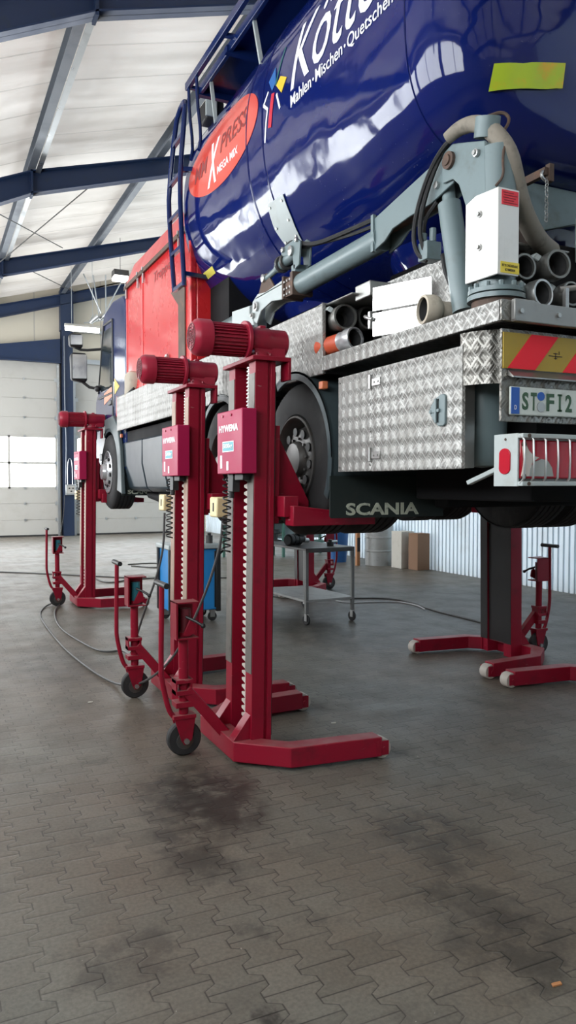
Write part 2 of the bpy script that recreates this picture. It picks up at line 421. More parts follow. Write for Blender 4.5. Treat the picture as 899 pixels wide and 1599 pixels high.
def light_sheet():
    n = NT('translucent_wall_sheet'); co = n.coord()
    f = n.ramp(n.noise(co, 1.3, 5, .6), .45, .75, 0., .45)
    n.bsdf(n.mix(f, (.62, .68, .72, 1), (.42, .42, .4, 1)), .35)
    tr = n.n('ShaderNodeBsdfTranslucent'); gr = n.ramp(n.math('FRACT', n.math('DIVIDE', n.math('SUBTRACT', n.xyz(co)[1], -18.), .12)), .70, .74)
    n.put(tr.inputs[0], n.mix(gr, n.mix(f, (.62, .76, .86, 1), (.4, .48, .52, 1)), (.08, .10, .11, 1)))
    mx = n.n('ShaderNodeMixShader'); mx.inputs[0].default_value = .06
    n.t.links.new(n.b.outputs[0], mx.inputs[1]); n.t.links.new(tr.outputs[0], mx.inputs[2]); n.t.links.new(mx.outputs[0], n.out.inputs[0])
    return n.m
SIDEW = light_sheet()

def pane_material(nm, tint):
    n = NT(nm); t = n.n('ShaderNodeBsdfTransparent'); g = n.n('ShaderNodeBsdfGlossy')
    t.inputs[0].default_value = (tint, tint*1.01, tint*1.01, 1); g.inputs['Roughness'].default_value = .05
    mx = n.n('ShaderNodeMixShader'); mx.inputs[0].default_value = .06
    n.t.links.new(t.outputs[0], mx.inputs[1]); n.t.links.new(g.outputs[0], mx.inputs[2]); n.t.links.new(mx.outputs[0], n.out.inputs[0])
    return n.m
PANE = pane_material('window_glass', .93); PANED = pane_material('dusty_window_glass', .93)


# ================================================================== THE HALL
RT = .27
def roof_z(x): return 7.46 + (x-1.8)*(.272 if x > 1.8 else .42)
XL, XR, YB, YF = -3.2, 9.3, -18., 27.
struct(G().box(XL, XR+.3, YB, YF+.3, -.12, 0).build('floor', FLOOR))
# roof skin: two pitches meeting at the purlin line x = 1.8
xs = (XL-.3, 1.8, XR+.6); zs = [roof_z(x)+RT for x in xs]
struct(G().ring_surface([[(x, YB-.3, z) for x, z in zip(xs, zs)], [(x, YF+.4, z) for x, z in zip(xs, zs)]], False).build('ceiling', ROOFM, angle=5))
for x in (-2.6, -.6, 1.8, 4.2, 6.6, 9.):
    zb = roof_z(x)
    g = G().prism([(x-.07, zb), (x+.06, zb), (x+.06, zb+RT), (x-.07, zb+RT-.02), (x-.07, zb+RT-.03), (x+.05, zb+RT-.02), (x+.05, zb+.012), (x-.07, zb+.012)], 'y', YB, YF)
    struct(g.build('roof_purlin', PURL))
struct(G().box(1.87, 1.96, YB, YF, 7.445, 7.452).build('lit_edge_strip_1', GALV))  # added bright strip: the lit purlin edge put into pale metal
def rafter(y):
    g = G()
    xa, xb, xc_ = XL, 1.8, XR
    def bot(x): return (7.04 + (x-1.8)*.295) if x >= 1.8 else (7.04 + (x-1.8)*.47)
    pts = [(xa, bot(xa)), (xb, bot(xb)), (xc_, bot(xc_)), (xc_, roof_z(xc_)-.005), (xb, roof_z(xb)-.005), (xa, roof_z(xa)-.005)]
    g.prism(pts, 'y', y-.008, y+.008)
    for x0, x1 in ((xa, xb), (xb, xc_)):
        for f, dz in ((bot, 0.), (lambda x: roof_z(x)-.03, 0.)):
            z0, z1 = f(x0), f(x1 - 1e-6) if f is not bot else (bot(x1) if x1 > 1.8 else bot(1.8))
            g.prism([(x0, z0), (x1, z1), (x1, z1+.022), (x0, z0+.022)], 'y', y-.11, y+.11)
    g.box(1.78, 1.82, y-.11, y+.11, 7.0, 7.46)
    return struct(g.build('roof_beam', BEAMB))
for y in (-9., -3., 3., 8.98, 14.9, 21., 26.75): rafter(y)
# thin brace rods under the roof
def rod(a, b, r=.012, nm='roof_brace', mat=None):
    o = G().cyl(a, b, r, n=8).build(nm, mat or DARKST); return struct(o)
rod((0.9, 14.9, 6.75), (3.3, 21., 7.95)); rod((3.2, 14.9, 7.7), (1.2, 21., 6.85)); rod((2.4, 21., 7.3), (4.6, 26.7, 8.2))
# right wall: white corrugated sheet
pts = [];  y = YB
prof = []
while y < YF:
    prof += [(XR, y), (XR, y+.082), (XR+.045, y+.086), (XR+.045, y+.114), (XR, y+.118)]; y += .12
g = G(); g.ring_surface([[(p[0], p[1], 0) for p in prof], [(p[0], p[1], roof_z(XR)+RT) for p in prof]], False)
struct(g.build('wall_right', SIDEW))
# far wall around the two gates
g = G()
def wallpiece(g, x0, x1, z0, top=None):
    xs_ = [x0] + ([1.8] if x0 < 1.8 < x1 else []) + [x1]
    up = [(x, (roof_z(x)+RT+.02) if top is None else top) for x in reversed(xs_)]
    g.prism([(x0, z0), (x1, z0)] + up, 'y', YF, YF+.2)
wallpiece(g, XL, XR, 5.82); g.box(4.02, 4.58, YF, YF+.2, 0, 5.82); g.box(8.75, XR, YF, YF+.2, 0, 5.82); g.box(XL, -.3, YF, YF+.2, 0, 5.82)
struct(g.build('wall_far', GABLE))
g = G().prism([(-.2, 5.84), (4.1, 5.84), (4.1, 6.62), (-.2, 5.92)], 'y', YF-.26, YF-.22)
g.box(XL, 4.1, YF-.34, YF-.14, 5.8, 5.84)
struct(g.build('lintel_beam', BEAMB))
g = G().box(4.49, XR, YF-.2, YF-.05, 5.85, 6.0).box(4.49, XR, YF-.2, YF-.05, 6.9, 7.0)
struct(g.build('lintel_rail', GALV))
g = G().box(4.13, 4.49, YF-.35, YF-.33, 0, 8.3).box(4.13, 4.49, YF-.03, YF-.01, 0, 8.3).box(4.30, 4.32, YF-.34, YF-.02, 0, 8.3)
g.box(4.10, 4.52, YF-.36, YF, 6.9, 8.25)
struct(g.build('column', COLB))
def gate(nm, x0, x1, muntins):
    g = G(); rows = [0, .55, 1.10, 1.62, 2.46, 3.35, 3.98, 4.62, 5.25, 5.85]
    for i in range(len(rows)-1):
        a, b = rows[i], rows[i+1]
        if i in (3, 4): continue
        g.box(x0, x1, YF-.03, YF+.03, a+.006, b-.006)
        g.box(x0, x1, YF-.022, YF+.022, b-.006, b+.006)
    root = struct(g.build(nm, GATE, bevel=.004))
    f = G()
    for z in (1.62, 2.46, 3.35): f.box(x0, x1, YF-.04, YF+.04, z-.035, z+.035)
    for x in muntins: f.box(x-.035, x+.035, YF-.04, YF+.04, 1.6, 3.37)
    f.build('window_frame', GATE, root)
    for z0, z1 in ((1.655, 2.425), (2.495, 3.315)):
        for a, b in zip(muntins[:-1], muntins[1:]):
            G().box(a+.035, b-.035, YF-.006, YF+.006, z0, z1).build('window_pane', PANE, root)
    h = G()
    for z in rows[1:-1]:
        for x in (x0+.06, x1-.06): h.box(x-.05, x+.05, YF-.07, YF-.02, z-.06, z+.06)
        for k in range(1, 4):
            x = x0 + (x1-x0)*k/4; h.box(x-.03, x+.03, YF-.06, YF-.02, z-.04, z+.04)
    h.build('gate_hinge', GALV, root)
    return root
gate('door_1', -.3, 4.02, (-.25, 1.02, 2.45, 3.97)); gate('door_2', 4.58, 8.75, (4.63, 5.95, 7.3, 8.7))
for x in (4.02, 4.55): struct(G().box(x-.03, x+.05, YF-.16, YF-.03, 0, 5.9).build('gate_track', GALV))
struct(G().box(-.3, 4.02, YF-.1, YF-.02, 0, .05).box(4.58, 8.75, YF-.1, YF-.02, 0, .05).build('gate_seal', RUBBER))
# left wall: sill, glazed openings between posts, strip above
def side_windows():
    g = G(); zt = roof_z(XL)+RT+.02; lo, hi = 2.9, 5.2
    g.box(XL-.2, XL, YB, 19.5, 0, lo).box(XL-.2, XL, YB, YF, hi, zt).box(XL-.2, XL, 19.0, 19.5, 0, hi).box(XL-.2, XL, 24.6, YF, 0, hi)
    g.box(XL-.2, XL, YB, -3.8, lo, hi)
    bays = []; y = -4.
    while y < 18:
        y1 = min(y+5.65, 19.3); g.box(XL-.2, XL, y, y+.5, lo, hi); bays.append((y+.5, y1)); y = y1
    struct(g.build('wall_left', GATE))
    for k, (a, b) in enumerate(bays):
        f = G(); m = (a+b)/2
        f.box(XL-.12, XL-.06, a, b, lo, lo+.06).box(XL-.12, XL-.06, a, b, hi-.06, hi).box(XL-.12, XL-.06, a, a+.06, lo, hi).box(XL-.12, XL-.06, b-.06, b, lo, hi).box(XL-.12, XL-.06, m-.04, m+.04, lo, hi)
        w = struct(f.build('window_%d' % (k+1), GATE))
        for c, d in ((a+.06, m-.04), (m+.04, b-.06)):
            G().box(XL-.095, XL-.085, c, d, lo+.06, hi-.06).build('window_pane', PANED, w)
    return bays
bays = side_windows()
# rear wall behind the viewer: gable with one gate standing open
g = G()
def rearpiece(x0, x1, z0, top=None):
    xs_ = [x0] + ([1.8] if x0 < 1.8 < x1 else []) + [x1]
    g.prism([(x0, z0), (x1, z0)] + [(x, (roof_z(x)+RT+.02) if top is None else top) for x in reversed(xs_)], 'y', YB-.2, YB)
rearpiece(XL, XR, 0)
struct(g.build('wall_rear', GABLE))

# ------------------------------------------------------------------ fixtures on and near the far wall
def strip_lamp(loc, L, label, rod_h, rz=0.):
    t = thing('fluorescent_lamp', label, 'lamp', loc, rz, None)
    G().prism([(-.09, 0), (.09, 0), (.05, .07), (-.05, .07)], 'x', -L/2, L/2).build('lamp_housing', GATE, t)
    G().cyl((-L/2+.02, 0, -.055), (L/2-.02, 0, -.055), .07, n=14).build('lamp_tube', TUBE, t)
    g = G()
    for sx in (-1, 1): g.cyl((sx*L*.3, 0, .07), (sx*L*.3, 0, rod_h), .007, n=6)
    g.build('hanger_rod', GALV, t)
    return t
strip_lamp((4.06, 22.5, 6.22), .98, 'glowing white fluorescent strip lamp hanging before the blue gate column', 1.95)
t = thing('pendant_lamp', 'bright boxy pendant lamp hanging on a wire above the red bodywork', 'lamp', (4.86, 21.2, 7.42))
G().prism([(-.2, 0), (.2, 0), (.16, .16), (-.16, .16)], 'x', -.2, .2).build('lamp_housing', DARKST, t)
G().box(-.19, .19, -.19, .19, -.1, -.002).build('lamp_diffuser', TUBE, t, bevel=.03)
G().cyl((.0, 0, .16), (0, 0, 1.06), .006, n=6).build('suspension_wire', DARKST, t)
# frame of thin tubes with two spot reflectors under the gable
t = thing('spotlight_frame', 'pale tubular hanger frame with two tilted spotlights high by the far wall', 'spotlight frame', (5.2, 25.2, 6.6))
g = G()
for a, b in (((-.6, 0, 1.86), (-.05, 0, .65)), ((-.3, .0, 1.85), (-.1, 0, .45)), ((.1, 0, 1.9), (.1, 0, .5)), ((.75, 0, 2.0), (.1, 0, .75)), ((-.1, 0, .45), (.5, 0, .5)), ((-.6, 0, .3), (.45, 0, .55)), ((-.45, 0, .3), (-.3, 0, .6))): g.cyl(a, b, .022, n=6)
g.build('tube_frame', GALV, t)
for a in ((-.42, -.05, .30), (-.12, -.05, .42)):
    G().lathe([(.03, 0), (.06, .04), (.09, .3), (.10, .34), (.085, .34), (.05, .08)], a, (.55, -.25, .5), 14).build('spot_reflector', GALV, t)
t = thing('electrical_box', 'grey switch box on the blue column between the gates', 'electrical box', (4.36, 26.64, 1.56))
G().box(-.17, .17, -.14, 0, -.18, .18).build('box_body', GALV, t, bevel=.012)
G().box(-.13, .13, -.15, -.141, -.13, .13).build('box_lid', GATE, t, bevel=.004)
for dx, dz in ((-.06, .05), (.06, .05), (0, -.05)): G().cyl((dx, -.15, dz), (dx, -.175, dz), .025, n=10).build('button', BLACK, t)
g = G().tube([(-.1, -.07, .18), (-.1, -.07, .9), (-.02, -.07, 1.1), (.06, -.07, .9), (.06, -.07, .18)], .014, 6, 2); g.build('conduit_loop', GALV, t)
g = G().tube([(-.2, -.05, -.18), (-.22, -.05, -.8), (-.36, -.05, -1.54)], .012, 6, 2); g.build('supply_cable', BLACK, t)
t = tag(G((4.2, 26.6, 0)).tube([(4.2, 26.6, 6.7), (4.2, 26.6, 4.), (4.24, 26.6, 3.2), (4.2, 26.6, 1.76)], .02, 6, 1).build('conduit', PURL), 'thin grey conduit running down the blue column to the switch box', 'conduit')

# ================================================================== LIFTS
def make_lift(strip, hand_first=True):
    t = bpy.data.objects.new('mobile_column_lift', None); C.objects.link(t); t.empty_display_size = .1
    lean = lambda c: (c.x + .015*max(c.z-.15, 0), c.y, c.z)
    def LG():
        g = G(); g.f = lean; return g
    # floor frame
    g = G().prism([(-.25, -.32), (.03, -.57), (.64, -.63), (.64, -.51), (.07, -.45), (-.13, -.26), (-.13, .26), (.07, .47), (.64, .51), (.64, .63), (.03, .57), (-.25, .32)], 'z', .022, .147)
    g.build('base_frame', RED, t, bevel=.006)
    for y in (-.57, .57):
        G().lathe([(.03, -.045), (.062, -.045), (.066, -.035), (.066, .035), (.062, .045), (.03, .045)], (.652, y, .068), (0, 1, 0), 20).build('front_roller', ROLLER, t)
    for y in (-.57, .57):
        g = G()
        g.box(.60, .69, y-.058, y-.05, .03, .12); g.box(.60, .69, y+.05, y+.058, .03, .12)
        g.cyl((.655, y-.064, .07), (.655, y+.064, .07), .014, n=10)
        g.build('roller_bracket', RED, t)
    for y in (-.31, .04):
        G().prism([(-.245, .147), (-.13, .147), (-.13, .30)], 'y', y, y+.085).build('gusset', RED, t, bevel=.003)
    # the two uprights
    LG().prism([(-.135, -.33), (-.05, -.33), (-.05, -.316), (-.03, -.316), (-.03, -.33), (0, -.33), (0, -.31), (-.012, -.31), (-.012, -.24), (0, -.24), (0, -.22), (-.135, -.22)], 'z', .03, 2.515).build('upright', RED, t, bevel=.002)
    LG().prism([(-.135, .02), (0, .02), (0, .13), (-.135, .13)], 'z', .03, 2.515).build('upright', RED, t, bevel=.003)
    LG().box(-.035, -.02, -.225, .025, .15, 2.51).build('back_plate', REDD, t)
    LG().box(-.0195, -.015, -.225, .025, .16, 2.45).build('black_track', NEARBLK, t)  # near-black strips on the carriage side of the mast
    for a, b in ((-.328, -.222), (.022, .128)):
        LG().box(.0005, .005, a, b, .16, 2.45).build('black_track', NEARBLK, t)
    for a, b in ((-.325, -.225), (.025, .125)):
        LG().box(-.139, -.1345, a, b, .56, 2.44).build('guide_strip', strip, t)
    # toothed rack and the lifting spindle
    g = LG(); z = .2; P = [(-.222, .18)]
    while z < 1.84:
        P += [(-.20, z), (-.145, z+.012), (-.145, z+.026), (-.20, z+.036)]; z += .046
    P += [(-.205, z), (-.222, z)]
    g.prism(P, 'x', -.128, -.075); g.build('toothed_rack', TEETH, t)
    pr = []; z = 0.
    while z < .62: pr += [(.026, z), (.026, z+.008), (.034, z+.012), (.034, z+.020)]; z += .024
    g = LG(); g.lathe(pr, (-.08, -.135, 1.88), (0, 0, 1), 14); g.build('spindle', STEEL, t)
    # head plate with its hooked front edge
    g = LG().box(-.17, .09, -.37, .16, 2.515, 2.54).box(.07, .09, -.37, -.25, 2.40, 2.515).box(.07, .09, .05, .16, 2.40, 2.515)
    g.build('head_plate', RED, t, bevel=.003)
    # geared motor lying across the head
    mz, my, lx = 2.672, -.1, .036
    g = G().cyl((-.02+lx, my, 2.54), (-.02+lx, my, 2.60), .085, n=24).cyl((-.02+lx, my, 2.56), (-.02+lx, my, 2.575), .105, n=24)
    for k in range(6):
        a = k*PI/3; g.cyl((-.02+lx+.092*math.cos(a), my+.092*math.sin(a), 2.575), (-.02+lx+.092*math.cos(a), my+.092*math.sin(a), 2.59), .009, n=6)
    g.build('motor_foot', REDM, t)
    gb = G().lathe([(.07, -.10), (.092, -.09), (.094, .04), (.088, .05), (.088, .155), (.08, .165), (.0, .165)], (lx, my, mz), (1, 0, 0), 28)
    gb.box(-.08+lx, .14+lx, my-.075, my+.075, mz-.105, mz)
    gb.box(-.02+lx, .02+lx, my-.03, my+.03, mz+.085, mz+.105)
    gb = gb.build('gearbox', REDM, t, bevel=.004)
    g = G().lathe([(.05, 0), (.128, 0), (.128, .024), (.05, .024)], (-.128+lx, my, mz), (1, 0, 0), 28); fl = g.build('motor_flange', REDM, t, bevel=.003)
    g = G()
    for k in range(4):
        a = PI/4+k*PI/2; g.cyl((-.104+lx, my+.112*math.cos(a), mz+.112*math.sin(a)), (-.085+lx, my+.112*math.cos(a), mz+.112*math.sin(a)), .012, n=6)
    g.build('flange_bolt', STEEL, fl)
    g = G().cyl((-.36+lx, my, mz), (-.12+lx, my, mz), .088, n=28)
    for k in range(28):
        a = 2*PI*k/28; d = V((0, math.cos(a), math.sin(a)))
        g.beam(V((-.355+lx, my, mz))+d*.094, V((-.135+lx, my, mz))+d*.094, .006, .022, up=d)
    mh = g.build('motor_housing', REDM, t)
    g = G().lathe([(.0, -.0), (.085, .0), (.108, .02), (.116, .04), (.116, .115), (.110, .118)], (-.475+lx, my, mz), (1, 0, 0), 30); fc = g.build('fan_cover', REDM, mh, bevel=.002)
    g = G()
    for r in (.025, .045, .065, .082): g.torus((-.476+lx, my, mz), (1, 0, 0), r, .0035, 24, 6)
    for k in range(8):
        a = k*PI/4; g.cyl((-.477+lx, my, mz), (-.477+lx, my+.085*math.cos(a), mz+.085*math.sin(a)), .003, n=6)
    g.build('fan_grille', REDD, mh)
    # control box
    x0 = -.212
    bx = G().box(x0, x0+.10, -.38, .06, 1.815, 2.215).build('control_box', REDB, t, bevel=.006)
    g = G()
    for y in (-.05, -.2): g.cyl((x0+.001, y, 2.185), (x0-.006, y, 2.185), .008, n=8)
    g.build('box_screw', REDM, bx)
    fn = lambda ya, za: (lambda s, tt, d: (x0-.001-d, ya-s, za+tt))
    text('HYWEMA', WHITE, 'maker_lettering', bx, .335, .045, fn(.018, 2.082), .035, .0015)
    sp = G().box(x0-.003, x0, -.245, -.045, 1.955, 2.022).build('capacity_sign', WHITE, bx)
    G().box(x0-.0036, x0-.003, -.238, -.052, 1.961, 2.016).build('sign_field', TEAL, bx)
    text('5000kg', WHITE, 'capacity_lettering', bx, .165, .038, lambda s, tt, d: (x0-.005-d, -.06-s, 1.970+tt), .02, .0008)
    for ya, yb, za, zb in ((-.035, .0, 1.852, 1.935), (-.15, -.115, 1.838, 1.895)):
        G().box(x0-.002, x0, ya, yb, za, zb).build('label', WHITE, bx)
    g = LG().box(-.20, -.15, -.13, -.04, 1.70, 1.815).cyl((-.19, -.085, 1.70), (-.19, -.085, 1.66), .018, n=10).box(-.2, -.15, -.30, -.16, 1.775, 1.815)
    g.build('cable_connector', BLACK, t, bevel=.004)
    pts = []; N = 12*16
    for i in range(N+1):
        a = 2*PI*i/16; zz = 1.80-.50*i/N
        pts.append((-.185+.026*math.cos(a), .015+.026*math.sin(a), zz))
    LG().tube(pts, .0055, 5).build('coil_cable', BLACK, t)
    cb = LG().box(-.17, -.05, .25, .40, 1.52, 1.66).build('switch_box', CREAM, t, bevel=.01)
    g = LG().box(-.173, -.17, .31, .33, 1.56, 1.62); g.build('warning_mark', INK, cb)
    LG().box(-.1, -.07, .12, .26, 1.57, 1.60).build('switch_bracket', DARKST, t)
    # carriage with wheel forks
    g = LG().box(-.005, .05, -.30, .10, 1.50, 2.12)
    for y in (-.24, .06): g.prism([(.02, 2.07), (.06, 2.07), (.29, 1.64), (.29, 1.56), (.02, 1.56)], 'y', y, y+.02)
    g.build('carriage', RED, t, bevel=.003)
    LG().box(.03, .13, -.42, .42, 1.545, 1.675).build('cross_beam', RED, t, bevel=.005)
    for y in (-.47, .35):
        g = LG().prism([(.07, 1.49), (.66, 1.49), (.66, 1.55), (.10, 1.615), (.07, 1.615)], 'y', y, y+.12)
        g.build('wheel_fork', RED, t, bevel=.005)
    # steering trolley: drawbar, castor, pump column
    g = G().beam((-.46, -.02, .43), (-.19, -.06, .10), .06, .07)
    g.build('drawbar', RED, t, bevel=.004)
    g = G().cyl((-.47, 0, .27), (-.47, 0, .80), .032, n=16)
    for z0, z1 in ((.32, .355), (.40, .43), (.475, .50)): g.box(-.535, -.42, -.055, .05, z0, z1)
    g.box(-.44, -.425, -.05, .045, .32, .5).box(-.535, -.525, -.05, .045, .40, .5)
    g.build('steering_column', RED, t, bevel=.002)
    G().cyl((-.47, -.0, .25), (-.47, 0, .33), .02, n=10).build('column_pin', STEEL, t)
    w = G().lathe([(.03, -.028), (.104, -.028), (.112, -.018), (.112, .018), (.104, .028), (.03, .028)], (-.47, 0, .112), (0, 1, 0), 28).build('castor_wheel', RUBBER, t)
    G().lathe([(0., -.032), (.055, -.032), (.06, -.022), (.06, .022), (.055, .032), (0., .032)], (-.47, 0, .1), (0, 1, 0), 20).build('wheel_disc', DARKST, w)
    g = G()
    for s in (-1, 1):
        g.prism([(-.545, .26), (-.40, .26), (-.425, .11), (-.45, .075), (-.48, .075), (-.50, .11)], 'y', s*.037-.005, s*.037+.005)
    g.box(-.55, -.40, -.05, .05, .245, .27)
    fk = g.build('castor_fork', RED, t, bevel=.002)
    G().cyl((-.465, -.06, .1), (-.465, .06, .1), .018, n=8).build('axle_nut', STEEL, fk)
    h = G().tube([(-.535, .0, .255), (-.57, 0, .30), (-.615, 0, .50), (-.618, 0, .60), (-.61, 0, 1.10)], .017, 10, 2).build('steering_handle', RED, t)
    G().tube([(-.61, -.115, 1.115), (-.61, -.105, 1.115), (-.61, .105, 1.115), (-.61, .115, 1.115)], .019, 10).build('handle_grip', BLACK, h)
    g = G().box(-.535, -.525, -.07, .07, .76, 1.0).box(-.535, -.385, .06, .07, .76, 1.0).box(-.535, -.385, -.07, .07, .99, 1.0).box(-.535, -.385, -.07, .07, .76, .77)
    pb = g.build('pump_housing', RED, t, bevel=.002)
    g = G().cyl((-.455, .01, .77), (-.455, .01, .95), .036, n=16); g.build('pump_cylinder', PUMP if strip is STRIP2 else REDD, pb)
    g = G().prism([(-.49, .785), (-.45, .775), (-.40, .80), (-.41, .86), (-.44, .885)], 'y', -.055, -.035); g.build('pump_pedal', RED, pb, bevel=.004)
    g = G().tube([(-.46, -.03, .90), (-.41, -.08, .875), (-.375, -.105, .85)], .010, 8).ball((-.372, -.107, .848), .017, 10); g.build('pump_lever', BLACK, pb)
    return t
LA = make_lift(STRIP1); LB = make_lift(STRIP2)
grp = 'red mobile column lifts carrying the truck'
def place(o, x, y, rz, label):
    o.location = (x, y, 0); o.rotation_euler = (0, 0, rz); tag(o, label, 'column lift', grp)
place(LA, 1.945, 4.74, 0, 'nearest red column lift with grey guide strips and a white capacity sign on its box')
place(LB, 1.985, 6.20, 0, 'red column lift with tan guide strips standing behind the nearest one')
place(dup(LB), 2.135, 11.36, 0, 'far red column lift under the front wheel beside the cab')
place(dup(LA), 5.20, 6.03, PI, 'dark red column lift beyond the truck with both legs and its steering cart showing')
place(dup(LA), 5.16, 4.57, PI, 'red column lift at the right picture edge, only one roller leg showing')
place(dup(LA), 5.56, 11.27, PI, 'red column lift beyond the steel trolley, seen under the truck')

# ================================================================== THE TRUCK
T = (3.52, 6.2, 1.4)
truck = thing('silo_truck', 'dark blue silo tank truck with red bodywork raised on red column lifts', 'truck', T)
def TG(): return G(T)
def smooth01(t): t = max(0, min(1, t)); return t*t*(3-2*t)
TXC, TZC, TA_, TB_ = 3.52, 4.4, 1.25, 1.2
def sect(y):
    k = smooth01((4.5-y)/1.15)
    return 2.25+1.5*k, 1.2-.23*k          # exponent and depth of the lower half
def tank_left(z, y=5.):
    if z >= TZC: n, b = 2.3, TB_
    else: n, b = sect(y)
    q = min(abs((z-TZC)/b), 1)
    return TXC - TA_*(1-q**n)**(1/n)
def tank_ring(y, s=1., N=88):
    R = []
    nl, bl = sect(y)
    for j in range(N):
        a = 2*PI*j/N; c, d = math.cos(a), math.sin(a)
        n, b = (2.3, TB_) if d >= 0 else (nl, bl)
        R.append((TXC + s*TA_*math.copysign(abs(c)**(2/n), c), y, TZC + s*b*math.copysign(abs(d)**(2/n), d)))
    return R
rings = [tank_ring(2.985, .02), tank_ring(2.99, .3), tank_ring(3.01, .55), tank_ring(3.04, .70)]
for k in range(9):
    a = PI/2*(1-k/8); rings.append(tank_ring(3.40-.34*math.sin(a), 1-.27*(1-math.cos(a))))
y = 3.5
while y < 7.15: rings.append(tank_ring(y)); y += .25
for k in range(8):
    a = PI/2*k/7; rings.append(tank_ring(7.2+.07*math.sin(a), 1-.05*(1-math.cos(a))))
rings += [tank_ring(7.34, .5), tank_ring(7.36, .02)]
tank = TG().ring_surface(rings).build('silo_tank', TANK, truck, angle=60)
for y, r in ((3.43, .006), (5.30, .006), (5.60, .008)):
    R = tank_ring(y, 1.001, 120)
    TG().tube([R[i % 120] for i in range(20, 116)], r, 6).build('weld_seam', TANK, tank)
def on_tank(y0, z0, e=.003, shear=0.):
    return lambda s, t, d: (tank_left(z0+t, y0-s)-e-d, y0-s-shear*t, z0+t)
def decal(pts, mat, name, e=.004, parent=None, sub=.05):
    """a thin sticker following the tank side; pts are (y, z)"""
    bm = bmesh.new(); f = bm.faces.new([bm.verts.new((0, p[0], p[1])) for p in pts])
    bmesh.ops.triangulate(bm, faces=bm.faces)
    for _ in range(5):
        E_ = [e_ for e_ in bm.edges if e_.calc_length() > sub]
        if not E_: break
        bmesh.ops.subdivide_edges(bm, edges=E_, cuts=1); bmesh.ops.triangulate(bm, faces=bm.faces)
    geo = bmesh.ops.extrude_face_region(bm, geom=list(bm.faces))
    top = [g_ for g_ in geo['geom'] if isinstance(g_, bmesh.types.BMVert)]
    ts = set(top)
    for v in bm.verts:
        x = tank_left(v.co.z, v.co.y)
        v.co.x = x - (e if v in ts else e-.002)
    for v in bm.verts: v.co -= V(T)
    bmesh.ops.recalc_face_normals(bm, faces=bm.faces)
    me = bpy.data.meshes.new(name); bm.to_mesh(me); bm.free(); me.materials.append(mat)
    for p in me.polygons: p.use_smooth = True
    me.set_sharp_from_angle(angle=.6)
    o = bpy.data.objects.new(name, me); C.objects.link(o); o.parent = parent or tank
    return o
# lettering and emblems on the tank side
for wd, y0, ww, hh_ in (('Mahlen', 4.80, .305, .080), ('Mischen', 4.432, .350, .080), ('Quetschen', 4.022, .49, .094)):
    text(wd, WHITE, 'slogan_word', tank, ww, hh_, on_tank(y0, 4.300 if wd[0] == 'M' else 4.285), .004, .0015, 0, .06, T)
for y0 in (4.464, 4.052):
    decal([(y0+.010*math.cos(a), 4.335+.010*math.sin(a)) for a in [2*PI*k/12 for k in range(12)]], WHITE, 'slogan_dot', .004)
text('K\u00f6tter', WHITE, 'name_lettering', tank, 1.34, .40, on_tank(4.80, 4.405, .003, 0.), .0, .0015, .32, .06, T)
el = [(6.22+.84*math.cos(a)*1., 4.575+.305*math.sin(a)+.02*math.cos(a)) for a in [2*PI*k/48 for k in range(48)]]
badge = decal(el, LOGO_R, 'oval_badge', .004)
text('MM', LOGO_D, 'badge_lettering', tank, .33, .14, on_tank(6.86, 4.50, .0055), .01, .001, .1, .08, T)
text('PRESS', LOGO_D, 'badge_lettering', tank, .60, .15, on_tank(6.19, 4.53, .0055), .01, .001, .1, .08, T)
text('X', WHITE, 'badge_letter', tank, .26, .37, on_tank(6.50, 4.335, .0055), .02, .001, .25, .08, T)
text('MEGA MIX', WHITE, 'badge_lettering', tank, .47, .066, on_tank(6.25, 4.375, .0055), .012, .001, 0, .08, T)
def stroke(a, b, w, mat, nm):
    d = V((b[0]-a[0], b[1]-a[1])).normalized(); n_ = V((-d.y, d.x))*w/2
    decal([(a[0]+n_.x, a[1]+n_.y), (b[0]+n_.x, b[1]+n_.y), (b[0]-n_.x, b[1]-n_.y), (a[0]-n_.x, a[1]-n_.y)], mat, nm, .004)
stroke((5.25, 4.245), (5.19, 4.47), .022, WHITE, 'windmill_stroke'); stroke((5.27, 4.52), (5.19, 4.46), .022, WHITE, 'windmill_stroke')
stroke((5.27, 4.515), (5.19, 4.585), .022, WHITE, 'windmill_stroke'); stroke((4.975, 4.375), (5.035, 4.50), .022, WHITE, 'windmill_stroke')
stroke((5.155, 4.315), (5.10, 4.535), .055, L_RED, 'windmill_sail'); stroke((5.06, 4.57), (4.97, 4.80), .022, L_GRN, 'windmill_sail')
decal([(5.20, 4.66), (5.10, 4.72), (5.06, 4.595), (5.12, 4.56)], L_BLUE, 'windmill_sail')
decal([(5.05, 4.565), (4.98, 4.60), (4.87, 4.54), (4.95, 4.47)], L_YEL, 'windmill_sail')
decal([(7.06, 3.70), (7.06, 3.76), (6.80, 3.765), (6.80, 3.705)], YREF, 'side_reflector')
